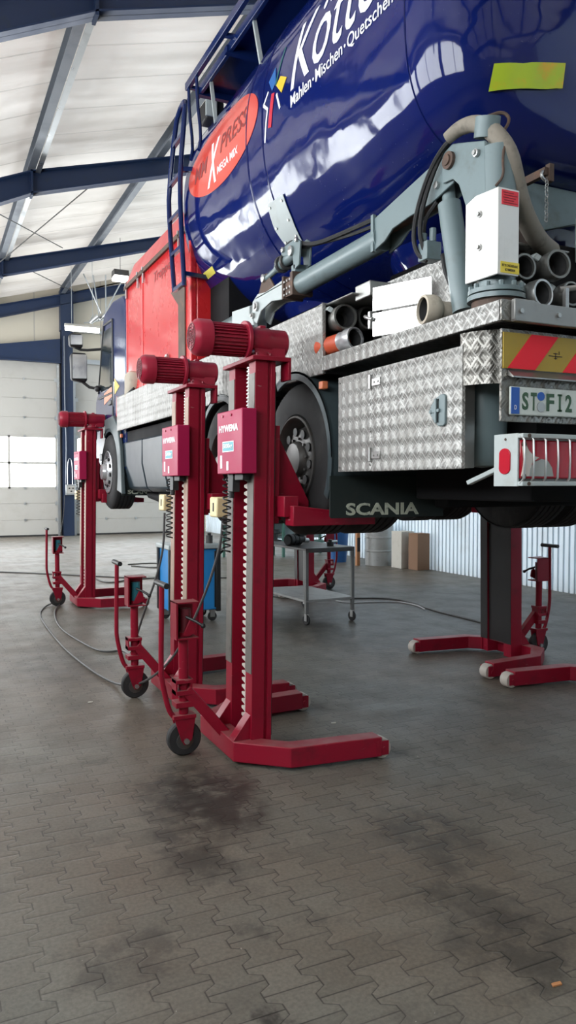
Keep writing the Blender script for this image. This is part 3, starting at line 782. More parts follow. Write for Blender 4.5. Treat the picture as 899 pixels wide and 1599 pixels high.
# grey bolted plate on the tank side
o = decal([(5.40, 3.86), (5.13, 3.85), (5.15, 3.70), (5.20, 3.56), (5.43, 3.56), (5.45, 3.70)], GGL, 'mounting_plate', .012)
for (py_, pz_) in ((5.37, 3.83), (5.17, 3.82), (5.22, 3.60), (5.40, 3.60), (5.41, 3.70), (5.20, 3.70)):
    x = tank_left(pz_, py_); TG().cyl((x-.010, py_, pz_), (x-.020, py_, pz_-.004), .010, n=8).build('plate_bolt', STEEL, o)
def rear_y(x, z):
    # depth of the dished end at (x, z)
    n, b = (2.3, TB_) if z >= TZC else sect(3.1)
    s = ((abs(x-TXC)/TA_)**n + (abs(z-TZC)/b)**n)**(1/n)
    if s <= .02: return 2.985
    if s <= .3: return 2.985+.005*(s-.02)/.28
    if s <= .55: return 2.99+.02*(s-.3)/.25
    if s <= .70: return 3.01+.03*(s-.55)/.15
    if s <= .73: return 3.04+.02*(s-.7)/.03
    c = 1-(1-s)/.27; return 3.40-.34*math.sqrt(max(0, 1-c*c))
N = 10; g_ = TG()
rows = []
for t, zofs in ((0, 0), (1, .118)):
    rows.append([(2.56+.40*k/N, rear_y(2.56+.40*k/N, 3.71+zofs+.06*k/N)-.016, 3.705+zofs+.06*k/N) for k in range(N+1)])
g_.ring_surface(rows, False).build('rear_reflector', paint('lime_reflector', (.42, .55, .03), .3, dirt=(.75, .36, .03), amount=1., dscale=6), tank)
# hoppers under the tank
for yc in (4.35, 6.1):
    TG().lathe([(.70, 0), (.68, -.12), (.25, -.70), (.25, -.80)], (3.55, yc, 3.45), (0, 0, 1), 40).build('discharge_hopper', TANK, truck)
# walkway and rail along the tank top, ladder at its front
g = TG().box(2.44, 3.2, 3.2, 7.25, 5.55, 5.58)
for y in (3.4, 4.4, 5.4, 6.4, 7.2): g.box(2.40, 3.1, y-.03, y+.03, 5.49, 5.55)
wk = g.build('walkway', CABB, truck)
TG().box(2.315, 2.36, 3.2, 7.30, 5.56, 5.63).build('edge_beam', CABB, wk, bevel=.006)
TG().box(2.42, 2.46, 3.2, 7.30, 5.50, 5.58).build('edge_beam', CABB, wk, bevel=.006)
for y in (7.26, 6.3, 5.3, 4.3): TG().beam((2.34, y, 5.58), (2.45, y-.05, 5.56), .04, .03).build('beam_bracket', CABB, wk)
for y in (7.24, 7.0): TG().tube([(2.335, y, 5.60), (2.34, y, 5.35), (2.36, y-.05, 5.0), (tank_left(4.85)-.0, y-.08, 4.85)], .016, 8, 1).build('rail_post', CABB, wk)
for y in (6.95, 5.9): TG().beam((2.46, y, 5.52), (tank_left(4.98)+.02, y-.3, 5.0), .03, .03).build('walkway_strut', GGL, truck)
wl = TG().box(2.40, 2.58, 6.92, 7.12, 5.16, 5.34).build('work_lamp', BLACK, truck, bevel=.015)
TG().box(2.395, 2.50, 6.90, 6.925, 5.18, 5.32).build('lamp_glass', PINKW if False else GGL, wl)
lad = TG()
la = [(2.20, 7.30, 3.62), (2.19, 7.42, 4.3), (2.19, 7.44, 4.62), (2.20, 7.22, 5.20), (2.22, 7.14, 5.30)]
lb = [(2.20, 6.98, 3.60), (2.19, 7.06, 4.3), (2.19, 7.06, 4.70), (2.20, 6.93, 5.22), (2.22, 7.00, 5.32), (2.22, 7.14, 5.30)]
for P in (la, lb): lad.tube(P, .024, 8, 1)
def along(P, z):
    for i in range(len(P)-1):
        if P[i][2] <= z <= P[i+1][2]:
            t = (z-P[i][2])/(P[i+1][2]-P[i][2]); return V(P[i]).lerp(V(P[i+1]), t)
ladder = lad.build('ladder', CABB, truck)
for z in (3.63, 3.98, 4.32, 4.66, 5.0):
    TG().beam(along(la, z), along(lb, z), .035, .035).build('ladder_rung', CABB, ladder)
TG().beam((2.20, 7.0, 3.72), (2.46, 7.05, 3.72), .05, .04).beam((2.19, 7.06, 4.7), (2.33, 7.0, 4.7), .04, .04).build('ladder_bracket', CABB, ladder)

# ------------------------------------------------------------------ red bodywork behind the cab
g = TG()
g.prism([(2.36, 2.55), (4.68, 2.55), (4.68, 4.28), (4.55, 4.60), (2.49, 4.60), (2.36, 4.28)], 'y', 7.1, 10.0)
rb = g.build('curtain_body', REDBOX, truck, bevel=.012)
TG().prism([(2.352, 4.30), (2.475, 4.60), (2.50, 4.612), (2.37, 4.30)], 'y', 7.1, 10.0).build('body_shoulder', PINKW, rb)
g = TG().box(2.335, 2.36, 7.12, 10.0, 4.25, 4.30).box(2.33, 2.345, 7.12, 10., 4.245, 4.255); g.build('curtain_rail', RUST, rb)
for y in (9.90, 9.30, 9.05, 7.62):
    TG().box(2.335, 2.35, y-.018, y+.018, 4.13, 4.31).cyl((2.338, y, 4.30), (2.328, y, 4.30), .022, n=8).build('curtain_strap', RIMW if y > 8 else STEEL, rb)
for y in (9.93, 9.13, 7.24, 7.5):
    TG().box(2.35, 2.361, y-.008, y+.008, 2.6, 4.25).build('curtain_seam', flat('seam_pink%d' % int(y*100), (.85, .25, .25), .4), rb)
TG().prism([(7.92, 3.76), (7.44, 3.78), (7.44, 2.6), (7.66, 2.6), (7.66, 3.58)], 'x', 2.347, 2.362).build('open_slot', RUST, rb)
text('Tropper', LOGO_D, 'faded_lettering', rb, .75, .14, lambda s, t, d: (2.358-d, 8.62-s, 4.0+t), .005, .001, .2, None, T)
TG().box(2.30, 2.36, 7.10, 7.16, 2.55, 4.3).build('corner_post', REDBOX, rb, bevel=.01)
TG().box(2.33, 2.345, 8.03, 8.10, 2.95, 3.14).cyl((2.33, 8.06, 3.1), (2.32, 8.06, 3.1), .02, n=8).build('eye_bracket', STEEL, rb)
TG().box(2.5, 4.5, 6.6, 7.1, 2.6, 4.0).build('machine_casing', DARK, truck)

# ------------------------------------------------------------------ cab
W1 = (10.82, 1.92)
arch = [(W1[0]+.64*math.cos(a), W1[1]+.64*math.sin(a)) for a in [PI*(-.06+1.06*k/14) for k in range(15)]]
prof = [(11.98, 1.78), (11.46, 1.78)] + arch + [(9.95, 1.95), (9.95, 4.06), (10.0, 4.16), (10.12, 4.22), (10.7, 4.27), (11.25, 4.20), (11.42, 4.06), (11.72, 3.15), (11.92, 3.0), (12.0, 2.4)]
cab = TG().prism(prof, 'x', 2.345, 4.69).build('cab', CABB, truck, bevel=.05)
TG().prism([(10.75, 3.10), (10.75, 3.93), (11.22, 3.95), (11.42, 3.80), (11.62, 3.2), (11.45, 3.10)], 'x', 2.335, 2.36).build('side_window', GLASS, cab)
g = TG()
for a, b in (((10.70, 2.3), (10.70, 4.02)), ((10.70, 4.02), (11.26, 4.04)), ((11.26, 4.04), (11.68, 3.1)), ((10.70, 3.02), (11.68, 3.02))):
    g.tube([(2.34, *a), (2.34, *b)], .016, 6)
g.build('door_seal', BLACK, cab)
TG().box(2.325, 2.345, 10.78, 10.98, 2.86, 2.92).build('door_handle', BLACK, cab, bevel=.008)
TG().prism([(9.96, 4.08), (10.12, 4.19), (11.26, 4.18), (11.26, 4.30), (10.6, 4.33), (9.96, 4.27)], 'x', 2.6, 4.45).build('roof_spoiler', CABB, cab, bevel=.03)
# colour marks on the door
for P, m in (([(10.62, 3.20), (10.32, 3.06), (10.60, 2.98)], L_YEL), ([(11.3, 3.06), (10.72, 3.12), (10.72, 2.98), (11.3, 2.90)], AMBER),
             ([(10.95, 3.62), (10.80, 3.60), (10.72, 3.2), (10.9, 3.16)], paint('logo_teal', (.01, .22, .30), .3)), ([(10.68, 3.16), (10.63, 3.16), (10.72, 2.62), (10.77, 2.62)], WHITE), ([(10.5, 2.94), (10.46, 2.94), (10.50, 2.55), (10.54, 2.55)], L_RED)):
    TG().prism(P, 'x', 2.341, 2.346).build('door_mark', m, cab)
# mirrors
def mirror(x0, x1, z0, z1, nm):
    m = TG().prism([(x0+.01, z0+.02), (x1-.03, z0-.02), (x1, z0+.03), (x1, z1-.02), (x1-.03, z1), (x0+.04, z1), (x0, z1-.03)], 'y', 11.58, 11.72).build(nm, BLACK, truck, bevel=.03)
    TG().prism([(x0+.025, 11.579), (x1-.02, 11.535), (x1-.02, 11.585), (x0+.025, 11.585)], 'z', z0+.04, z1-.03).build('mirror_glass', MIRR, m)
mirror(1.92, 2.16, 3.26, 3.68, 'side_mirror'); mirror(1.90, 2.10, 3.75, 3.96, 'wide_angle_mirror')
g = TG().tube([(2.36, 11.5, 3.74), (2.1, 11.62, 3.72), (2.0, 11.65, 3.76)], .02, 8, 1).tube([(2.36, 11.5, 3.20), (2.22, 11.6, 3.16), (2.10, 11.64, 3.26)], .022, 8, 1).ball((2.3, 11.55, 3.16), .05, 10)
g.build('mirror_arm', BLACK, truck)
g = TG().box(2.35, 4.68, 11.9, 12.08, 1.72, 2.25); g.build('front_bumper', FEND, truck, bevel=.04)
g = TG().box(2.33, 2.7, 11.45, 11.6, 1.76, 1.86).box(2.33, 2.7, 11.45, 11.6, 2.1, 2.2); g.build('cab_step', FEND, truck, bevel=.01)

# ------------------------------------------------------------------ wheels
def wheel(xo, side, yc, style):
    ax = (-side, 0, 0)        # side = +1: outer face towards -x
    o = (xo, yc, 1.92)
    P = [(.292, -.03), (.31, -.008), (.36, 0), (.43, -.002), (.485, -.014), (.510, -.035)]
    for k in range(5):
        h = -.05-.05*k; P += [(.52, h), (.52, h-.036), (.508, h-.038), (.508, h-.048)]
    P += [(.510, -.285), (.485, -.30), (.36, -.31), (.292, -.28), (.292, -.03)]
    w = TG().lathe(P, o, ax, 56, (False, False)).build('wheel', RUBBER, truck)
    if style == 'front':
        R = [(.293, -.03), (.296, 0), (.284, .006), (.274, -.01), (.262, -.05), (.24, -.055), (.21, -.02), (.165, .03), (.15, .035), (.12, .03), (.115, .05), (.10, .085), (.0, .09)]; m = RIMW
    else:
        R = [(.293, -.03), (.296, 0.), (.284, .006), (.274, -.012), (.266, -.08), (.255, -.125), (.236, -.13), (.225, -.09), (.205, -.045), (.165, -.03), (.15, -.032), (.125, -.03), (.118, .0), (.108, .012), (.06, .02), (.0, .022)]; m = RIM
    rim = TG().lathe(R, o, ax, 48, (False, True)).build('rim', m, w)
    f = TG(); sx = -side
    for k in range(10):
        a = 2*PI*k/10+.2; c, s = math.cos(a), math.sin(a)
        rr, hh = (.188, -.030) if style != 'front' else (.19, .004)
        p = V((xo+sx*hh, yc+rr*c, 1.92+rr*s)); TG().cyl(p, p+V((sx*.012, 0, 0)), .030, n=14).build('rim_hole', BLACK, w) if side > 0 and xo < 2.5 else None
        a += PI/10; c, s = math.cos(a), math.sin(a); rn = .142
        hn = -.03 if style != 'front' else .03
        p = V((xo+sx*hn, yc+rn*c, 1.92+rn*s)); f.cyl(p, p+V((sx*.016, 0, 0)), .010, n=6)
    f.build('wheel_nut_ring', STEEL if style == 'front' else RIM, w)
    return w
for yc in (4.77, 6.20):
    wheel(2.28, 1, yc, 'rear'); wheel(2.63, 1, yc, 'rear'); wheel(4.76, -1, yc, 'rear'); wheel(4.41, -1, yc, 'rear')
wheel(2.28, 1, 10.82, 'front'); wheel(4.76, -1, 10.82, 'front')
for yc in (4.77, 6.2, 10.82):
    TG().cyl((2.5, yc, 1.92), (4.55, yc, 1.92), .10, n=16).ball((3.5, yc, 1.9), .24, 16).build('axle', DARK, truck)
def fender(x0, x1, yc, a0, a1, r=.575, w=.018):
    g = TG(); n = 22; out, inn = [], []
    for k in range(n+1):
        a = math.radians(a0+(a1-a0)*k/n)
        out.append((yc+(r+w)*math.cos(a), 1.92+(r+w)*math.sin(a))); inn.append((yc+r*math.cos(a), 1.92+r*math.sin(a)))
    g.prism(out+inn[::-1], 'x', x0, x1)
    lip = [(yc+(r-.04)*math.cos(math.radians(a0+(a1-a0)*k/n)), 1.92+(r-.04)*math.sin(math.radians(a0+(a1-a0)*k/n))) for k in range(n+1)]
    g.prism(out+lip[::-1], 'x', x0, x0+.02)
    return g.build('mudguard', FEND, truck, bevel=.004)
fender(2.255, 2.95, 4.77, 65, 206); fender(2.255, 2.95, 6.20, 20, 115); fender(2.30, 2.75, 10.82, 60, 200, .60); fender(4.1, 4.77, 4.77, 65, 206)
arc = [(10.82+.60*math.cos(math.radians(a)), 1.92+.60*math.sin(math.radians(a))) for a in range(70, 206, 9)]
TG().prism([(11.03, 2.66), (10.5, 2.68), (10.22, 2.52), (10.08, 2.2), (9.98, 1.62)] + arc[::-1], 'x', 2.285, 2.34).build('wheel_housing', FENDL, truck, bevel=.012)
# mudflaps
def flap(x0, x1, y, z0, z1, lx, lw, lz, lh):
    f = TG().prism([(x0, z0+.01), (x0+.01, z0), (x1, z0), (x1, z1), (x0, z1)], 'y', y, y+.014).build('mudflap', FLAP, truck)
    text('SCANIA', LETT, 'flap_lettering', f, lw, lh, lambda s, t, d: (lx+s, y-.001-d, lz+t), .03, .002, 0, None, T)
flap(2.235, 3.08, 4.16, 1.54, 1.80, 2.345, .54, 1.555, .078)
flap(2.30, 2.85, 10.05, 1.60, 1.84, 2.38, .36, 1.62, .055)

# ------------------------------------------------------------------ chassis and underside
g = TG()
for x in (3.08, 3.88): g.box(x, x+.08, 2.85, 11.7, 2.05, 2.33)
for y in (3.2, 4.1, 5.5, 7.2, 8.6, 9.8): g.box(3.1, 3.9, y-.05, y+.05, 2.1, 2.3)
g.box(2.95, 4.08, 2.95, 9.9, 2.33, 2.46)
g.box(2.72, 4.3, 2.95, 3.95, 1.66, 2.0).box(3.15, 3.85, 8.6, 11.4, 1.75, 2.2)
g.box(2.98, 4.1, 3.98, 4.12, 1.60, 2.4)
g.build('chassis_frame', DARK, truck, bevel=.01)
# side fairing under the front panel
for a, b in ((7.25, 8.22), (8.25, 9.12), (9.15, 10.12)):
    TG().prism([(2.34, 2.30), (2.34, 2.0), (2.40, 1.70), (2.46, 1.66), (2.9, 1.66), (2.9, 2.30)], 'y', a, b).build('side_fairing', FAIR, truck, bevel=.02)
TG().box(2.36, 2.9, 7.25, 10.1, 2.30, 2.43).build('fairing_top', DARK, truck)
TG().lathe([(.0, 0), (.16, 0), (.18, .03), (.18, 1.9), (.16, 1.93), (0, 1.93)], (2.75, 7.5, 1.72), (0, 1, 0), 24).build('fuel_tank', DARK, truck)
g = TG().tube([(2.6, 9.7, 1.62), (2.6, 9.0, 1.56), (2.6, 8.2, 1.6)], .06, 8, 1).box(2.5, 2.9, 8.5, 9.0, 1.52, 1.64); g.build('exhaust_pipe', DARK, truck, bevel=.01)

# ------------------------------------------------------------------ platform, side panels, storage
TG().box(2.26, 2.285, 4.315, 10.12, 2.445, 2.885).box(2.26, 2.42, 4.315, 10.12, 2.875, 2.885).build('side_panel', TR, truck, bevel=.004)
g = TG().box(2.27, 4.77, 2.656, 10.0, 2.535, 2.553); g.build('platform_deck', TRD, truck)
TG().box(2.262, 2.285, 2.656, 4.315, 2.462, 2.5535).build('platform_skirt', TR, truck, bevel=.003)
TG().box(2.262, 4.77, 2.650, 2.668, 2.462, 2.5535).build('rear_skirt', TRD, truck, bevel=.003)
g = TG().prism([(2.312, 2.468), (2.32, 2.458), (4.7, 2.458), (4.7, 2.546), (2.45, 2.546), (2.42, 2.556), (2.315, 2.556), (2.312, 2.55)], 'y', 2.622, 2.648)
lg = g.build('rear_ledge', paint('grey_steel_channel', (.30, .30, .29), .4, .5, dirt=(.12, .11, .1), amount=.6), truck, bevel=.004)
for x in (2.345, 2.56, 2.9): TG().cyl((x, 2.622, 2.502), (x, 2.612, 2.502), .011, n=6).build('ledge_bolt', STEEL, lg)
TG().box(4.745, 4.77, 2.66, 10.1, 2.445, 2.885).build('side_panel', TR, truck)
# raised store on the deck with an open niche
g = TG().box(2.47, 2.485, 3.0, 3.97, 2.553, 2.945).box(2.47, 3.0, 3.0, 3.97, 2.935, 2.945)
g.build('upper_store_panel', TR, truck, bevel=.004)
g = TG().box(2.285, 2.95, 5.2, 5.21, 2.553, 2.875).box(2.94, 2.95, 3.96, 5.2, 2.553, 2.9).box(2.285, 2.95, 4.32, 5.2, 2.865, 2.875).box(2.42, 2.95, 3.955, 3.965, 2.553, 2.9)
g.build('niche_wall', DARK, truck)
TG().box(2.285, 2.62, 3.99, 4.32, 2.872, 2.885).box(2.33, 2.60, 3.86, 4.03, 2.84, 2.93).build('niche_top', ALU, truck, bevel=.006)
for z0, z1 in ((2.716, 2.85), (2.575, 2.708)):
    A, B = V((2.272, 3.735, 0)), V((2.425, 3.39, 0)); n_ = V((.345, .153, 0)).normalized()*.012
    g = TG(); P = [A+V((0, 0, z0)), B+V((0, 0, z0)), B+V((0, 0, z1)), A+V((0, 0, z1))]
    v = [g._v(p) for p in P] + [g._v(p+n_) for p in P]
    for q in ((0, 1, 2, 3), (4, 5, 6, 7), (0, 1, 5, 4), (1, 2, 6, 5), (2, 3, 7, 6), (3, 0, 4, 7)): g._face([v[i] for i in q])
    g.build('polished_door', MIRR, truck, bevel=.003)
g = TG().box(2.255, 2.30, 3.735, 3.76, 2.62, 2.72).cyl((2.262, 3.80, 2.70), (2.262, 3.72, 2.67), .012, n=8); g.build('door_latch', STEEL, truck, bevel=.004)
# big lower locker
TG().box(2.285, 2.345, 2.925, 4.12, 1.826, 2.392).build('side_locker', ALU, truck, bevel=.004)
TG().box(2.268, 2.286, 3.735, 4.12, 1.824, 2.394).build('locker_strip', TR, truck, bevel=.002)
dr = TG().box(2.264, 2.286, 2.92, 3.729, 1.822, 2.396).build('locker_door', TR, truck, bevel=.003)
for z in (2.318, 1.912):
    g = TG().box(2.256, 2.265, 3.63, 3.715, z-.02, z+.02).cyl((2.256, 3.732, z-.035), (2.256, 3.732, z+.045), .011, n=10)
    for y in (3.65, 3.69): g.cyl((2.257, y, z), (2.252, y, z), .006, n=6)
    g.build('hinge', STEEL, dr, bevel=.001)
D = [(3.035, 2.175), (3.035, 2.04), (3.05, 2.03), (3.09, 2.032), (3.125, 2.055), (3.155, 2.095), (3.16, 2.115), (3.145, 2.14), (3.11, 2.17), (3.07, 2.185), (3.05, 2.185)]
hd = TG().prism(D, 'x', 2.252, 2.268).build('door_handle', GG, dr, bevel=.004)
TG().prism([(3.085, 2.165), (3.085, 2.05), (3.115, 2.06), (3.115, 2.155)], 'x', 2.249, 2.253).build('handle_recess', BLACK, hd)
TG().box(2.242, 2.25, 3.072, 3.13, 2.10, 2.115).box(2.240, 2.25, 3.092, 3.106, 2.05, 2.165).cyl((2.252, 3.148, 2.105), (2.246, 3.148, 2.105), .009, n=8).build('handle_grip', GG, hd)
g = TG()
for y, zz in ((4.10, 2.36), (4.10, 2.1), (4.10, 1.85), (3.75, 2.2), (3.75, 2.05), (3.75, 1.86)): g.cyl((2.268, y, zz), (2.262, y, zz), .007, n=6)
g.build('locker_rivet', STEEL, truck)
TG().box(2.9, 3.05, 3.0, 4.1, 1.85, 2.4).build('locker_back', DARK, truck)
TG().box(2.255, 2.30, 4.31, 4.36, 2.35, 2.40).build('marker_lamp', AMBER, truck, bevel=.006)
TG().box(2.30, 2.33, 10.07, 10.12, 2.36, 2.41).build('marker_lamp', AMBER, truck, bevel=.006)
# rounded tread-plate corner, rear board, sign, plate
g = TG(); o_, i_ = [], []
for k in range(13):
    a = PI/2*k/12; o_.append((2.268+.19*(1-math.cos(a)), 2.94-.19*math.sin(a))); i_.append((2.268+.012+.178*(1-math.cos(a)), 2.94-.178*math.sin(a)))
g.prism(o_+i_[::-1], 'z', 2.209, 2.452).build('corner_fairing', TRD, truck)
bd = TG().box(2.312, 4.72, 2.705, 2.72, 2.03, 2.442).build('rear_board', TRD, truck, bevel=.003)
TG().prism([(2.704, 2.262), (2.665, 2.228), (2.665, 2.222), (2.704, 2.235)], 'x', 2.345, 4.7).build('plate_hood', ALU, bd)
sg = TG().box(2.318, 4.70, 2.699, 2.7055, 2.265, 2.425).build('warning_board', SIGNY, truck)
x = 2.34
while x < 4.6:
    TG().prism([(x, 2.266), (x+.158, 2.266), (x+.295, 2.424), (x+.137, 2.424)], 'y', 2.696, 2.6995).build('red_stripe', SIGNR, sg); x += .325
g = TG().box(2.58, 2.66, 2.6965, 2.6985, 2.335, 2.338).box(2.608, 2.633, 2.6965, 2.6985, 2.347, 2.350).box(2.619, 2.622, 2.6965, 2.6985, 2.322, 2.352).box(2.640, 2.643, 2.6965, 2.6985, 2.345, 2.36).box(2.612, 2.63, 2.6965, 2.6985, 2.325, 2.328)
g.build('small_print', INK, sg)
pl = TG().box(2.352, 2.875, 2.690, 2.704, 2.060, 2.186).build('licence_plate', PLATE, truck, bevel=.005)
TG().box(2.356, 2.402, 2.688, 2.691, 2.064, 2.182).build('plate_band', EUBLUE, pl)
text('D', WHITE, 'plate_letter', pl, .012, .02, lambda s, t, d: (2.373+s, 2.687-d, 2.083+t), 0, .0006, 0, None, T)
for ch, xa, w_ in (('S', 2.418, .036), ('T', 2.468, .034), ('F', 2.560, .046), ('I', 2.628, .026), ('2', 2.675, .040)):
    if ch == 'I':
        g = TG().box(xa+.008, xa+.018, 2.6875, 2.69, 2.083, 2.163).box(xa, xa+.026, 2.6875, 2.69, 2.154, 2.163).box(xa, xa+.026, 2.6875, 2.69, 2.083, 2.092); g.build('plate_letter', PGREEN, pl)
    else: text(ch, PGREEN, 'plate_letter', pl, w_, .080, (lambda xx: lambda s, t, d: (xx+s, 2.6885-d, 2.083+t))(xa), .03, .0008, 0, None, T)
TG().cyl((2.527, 2.690, 2.148), (2.527, 2.686, 2.148), .020, n=20).build('plate_seal', EUBLUE, pl)
TG().cyl((2.527, 2.690, 2.100), (2.527, 2.686, 2.100), .023, n=20).build('plate_seal', STEEL, pl)
# rear light cluster with guard bars
lb_ = TG().box(2.352, 2.80, 2.655, 2.785, 1.742, 1.972).build('light_box', GGL, truck, bevel=.004)
TG().box(2.344, 2.354, 2.632, 2.788, 1.740, 1.974).build('light_end_plate', GGL, lb_, bevel=.002)
P = [(2.712+.036*math.cos(a), 1.852+.028*math.sin(a)+(.03 if math.sin(a) > 0 else -.03)) for a in [2*PI*k/28 for k in range(28)]]
TG().prism(P, 'x', 2.338, 2.346).build('oval_reflector', LENS, lb_, bevel=.002)
TG().cyl((2.346, 2.71, 1.95), (2.341, 2.71, 1.95), .006, n=8).build('end_screw', RUST, lb_)
TG().box(2.358, 2.79, 2.630, 2.656, 1.775, 1.945).build('rear_lens', LENS, lb_, bevel=.006)
TG().prism([(2.365, 1.93), (2.38, 1.935), (2.40, 1.90), (2.43, 1.875), (2.46, 1.868), (2.42, 1.845), (2.41, 1.80), (2.405, 1.785), (2.362, 1.785), (2.372, 1.83), (2.375, 1.86)], 'y', 2.624, 2.631).build('reverse_lens', LENSW, lb_)
TG().prism([(2.405, 1.785), (2.41, 1.82), (2.44, 1.85), (2.475, 1.862), (2.51, 1.855), (2.535, 1.825), (2.545, 1.785)], 'y', 2.6235, 2.631).build('fog_lens', paint('smoky_lens', (.42, .44, .42), .15), lb_)
g = TG().box(2.345, 2.80, 2.60, 2.645, 1.952, 1.972).box(2.345, 2.80, 2.60, 2.645, 1.742, 1.762)
g.build('guard_rail', GGL, lb_, bevel=.003)
for x in (2.348, 2.400, 2.470, 2.541, 2.612, 2.685, 2.757):
    TG().tube([(x, 2.618, 1.962), (x+.004, 2.600, 1.945), (x+.004, 2.596, 1.86), (x+.004, 2.600, 1.775), (x, 2.618, 1.752)], .0052, 6).build('guard_bar', STEEL, lb_)
g = TG()
for x in (2.375,):
    for z in (1.925, 1.785): g.cyl((x, 2.632, z), (x, 2.622, z), .012, n=8)
    for z in (1.962, 1.752): g.cyl((x+.005, 2.602, z), (x+.005, 2.596, z), .009, n=8)
g.build('lamp_screw', RUST, lb_)
TG().box(2.80, 4.72, 2.66, 2.78, 1.76, 1.95).build('rear_bumper', GGL, truck, bevel=.006)
TG().beam((2.33, 2.95, 1.755), (2.38, 2.80, 1.82), .035, .022).build('lever_bracket', GGL, truck, bevel=.004)
TG().lathe([(.0, 0), (.075, .01), (.10, .06), (.118, .16), (.12, .40), (.12, .44)], (2.50, 3.06, 1.83), (.0, 0, 1), 28).build('water_tank', GG, truck)
TG().box(2.7, 4.5, 2.9, 3.1, 1.95, 2.46).build('rear_cross_member', DARK, truck)
TG().box(2.72, 4.6, 3.3, 4.28, 2.553, 3.1).build('pump_casing', DARK, truck, bevel=.03)

# ------------------------------------------------------------------ unloading boom folded along the truck side
pd = TG().lathe([(.0, 0), (.115, 0), (.115, .05), (.0, .05)], (2.42, 2.87, 2.553), (0, 0, 1), 28).build('boom_pedestal', RUST, truck)
g = TG().lathe([(.10, 0), (.135, 0), (.135, .022), (.10, .022)], (2.42, 2.87, 2.60), (0, 0, 1), 36).lathe([(.10, 0), (.132, 0), (.132, .02), (.10, .02)], (2.42, 2.87, 2.63), (0, 0, 1), 36)
for k in range(12):
    a = 2*PI*k/12; g.cyl((2.42+.118*math.cos(a), 2.87+.118*math.sin(a), 2.65), (2.42+.118*math.cos(a), 2.87+.118*math.sin(a), 2.672), .012, n=6)
g.build('slewing_ring', GG, pd)
TG().cyl((2.42, 2.87, 2.65), (2.42, 2.87, 3.30), .085, n=24).build('pedestal_column', GG, pd)
cv = TG()
cv.prism([(2.975, 2.695), (2.975, 3.065), (2.90, 3.085), (2.755, 3.075), (2.755, 2.69)], 'x', 2.318, 2.33)
cv.box(2.318, 2.44, 2.745, 2.757, 2.69, 3.075)
cv = cv.build('valve_cover', ALUP, truck, bevel=.004)
TG().prism([(2.975, 2.695), (2.975, 3.065), (2.90, 3.085), (2.757, 3.075), (2.757, 2.69)], 'x', 2.331, 2.334).build('cover_back', DARK, cv)
for z in (2.99, 2.84): TG().cyl((2.320, 2.87, z), (2.311, 2.87, z), .016, n=14).cyl((2.312, 2.87, z), (2.303, 2.87, z), .009, n=6).build('cover_screw', STEEL, cv)
sr = TG().box(2.338, 2.432, 2.7425, 2.7455, 3.0, 3.065).build('red_sticker', STK_R, cv)
g = TG()
for k in range(5): g.box(2.345+.006*(k % 2), 2.425-.01*((k*2) % 3), 2.7412, 2.7430, 3.008+k*.011, 3.011+k*.011)
g.build('small_print', paint('print_dark_red', (.25, .01, .02), .5), sr)
sy = TG().box(2.335, 2.44, 2.7425, 2.7455, 2.698, 2.748).build('yellow_sticker', STK_Y, cv)
text('BITTE DREHKRANZ', INK, 'sticker_lettering', sy, .092, .011, lambda s, t, d: (2.341+s, 2.742-d, 2.726+t), .01, .0004, 0, None, T)
text('SCHMIEREN', INK, 'sticker_lettering', sy, .058, .011, lambda s, t, d: (2.358+s, 2.742-d, 2.707+t), .01, .0004, 0, None, T)
# head of the pedestal and the boom arm
g = TG()
HB = [(3.185, 3.385), (3.10, 3.405), (2.862, 3.325), (2.849, 3.0), (2.983, 3.04), (3.05, 3.19), (3.10, 3.235), (3.18, 3.24)]
for x0, x1 in ((2.335, 2.350), (2.475, 2.49)): g.prism(HB, 'x', x0, x1)
g.box(2.34, 2.485, 2.86, 2.875, 3.0, 3.32)
hb = g.build('boom_head', GG, truck, bevel=.004)
for (y, z, r) in ((3.12, 3.33, .042), (2.91, 3.285, .018)):
    TG().lathe([(r, 0), (r, .018), (r*.62, .02), (r*.6, .028), (0, .028)], (2.336, y, z), (-1, 0, 0), 20).build('pivot_pin', STEEL if r < .03 else RUST, hb)
AR = [(3.86, 3.275), (3.456, 3.345), (3.18, 3.392), (3.07, 3.39), (3.05, 3.29), (3.12, 3.225), (3.30, 3.185), (3.50, 3.18), (3.66, 3.165), (3.74, 3.12), (3.86, 3.095)]
g = TG().prism(AR, 'x', 2.352, 2.364).prism(AR, 'x', 2.458, 2.47)
g.prism([(3.86, 3.26), (3.456, 3.33), (3.18, 3.38), (3.18, 3.392), (3.456, 3.345), (3.86, 3.275)], 'x', 2.352, 2.47)
arm = g.build('boom_arm', GG, truck, bevel=.003)
TG().box(2.364, 2.458, 3.35, 3.86, 3.20, 3.22).build('arm_web', RUST, arm)
TG().box(2.34, 2.36, 3.845, 3.87, 3.09, 3.30).build('arm_rib', GG, arm)
TG().cyl((2.352, 3.24, 3.255), (2.335, 3.24, 3.255), .018, n=10).build('arm_pin', STEEL, arm)
TG().cyl((2.41, 3.84, 3.17), (2.36, 4.82, 3.13), .072, n=28).build('boom_tube', GG, truck)
g = TG().box(2.28, 2.44, 4.80, 4.84, 3.05, 3.21).box(2.28, 2.44, 4.95, 4.975, 3.05, 3.21).box(2.295, 2.425, 4.82, 4.97, 3.06, 3.19)
fl = g.build('boom_flange', RUST, truck, bevel=.004)
g = TG()
for y in (4.85, 4.895, 4.94):
    for z in (3.075, 3.115, 3.165): g.cyl((2.296, y, z), (2.282, y, z), .009, n=6)
g.build('flange_bolt', STEEL, fl)
A2 = [(4.96, 3.20), (5.30, 3.18), (5.46, 3.20), (5.56, 3.16), (5.58, 3.03), (5.48, 2.98), (5.40, 3.06), (5.2, 3.09), (4.96, 3.055)]
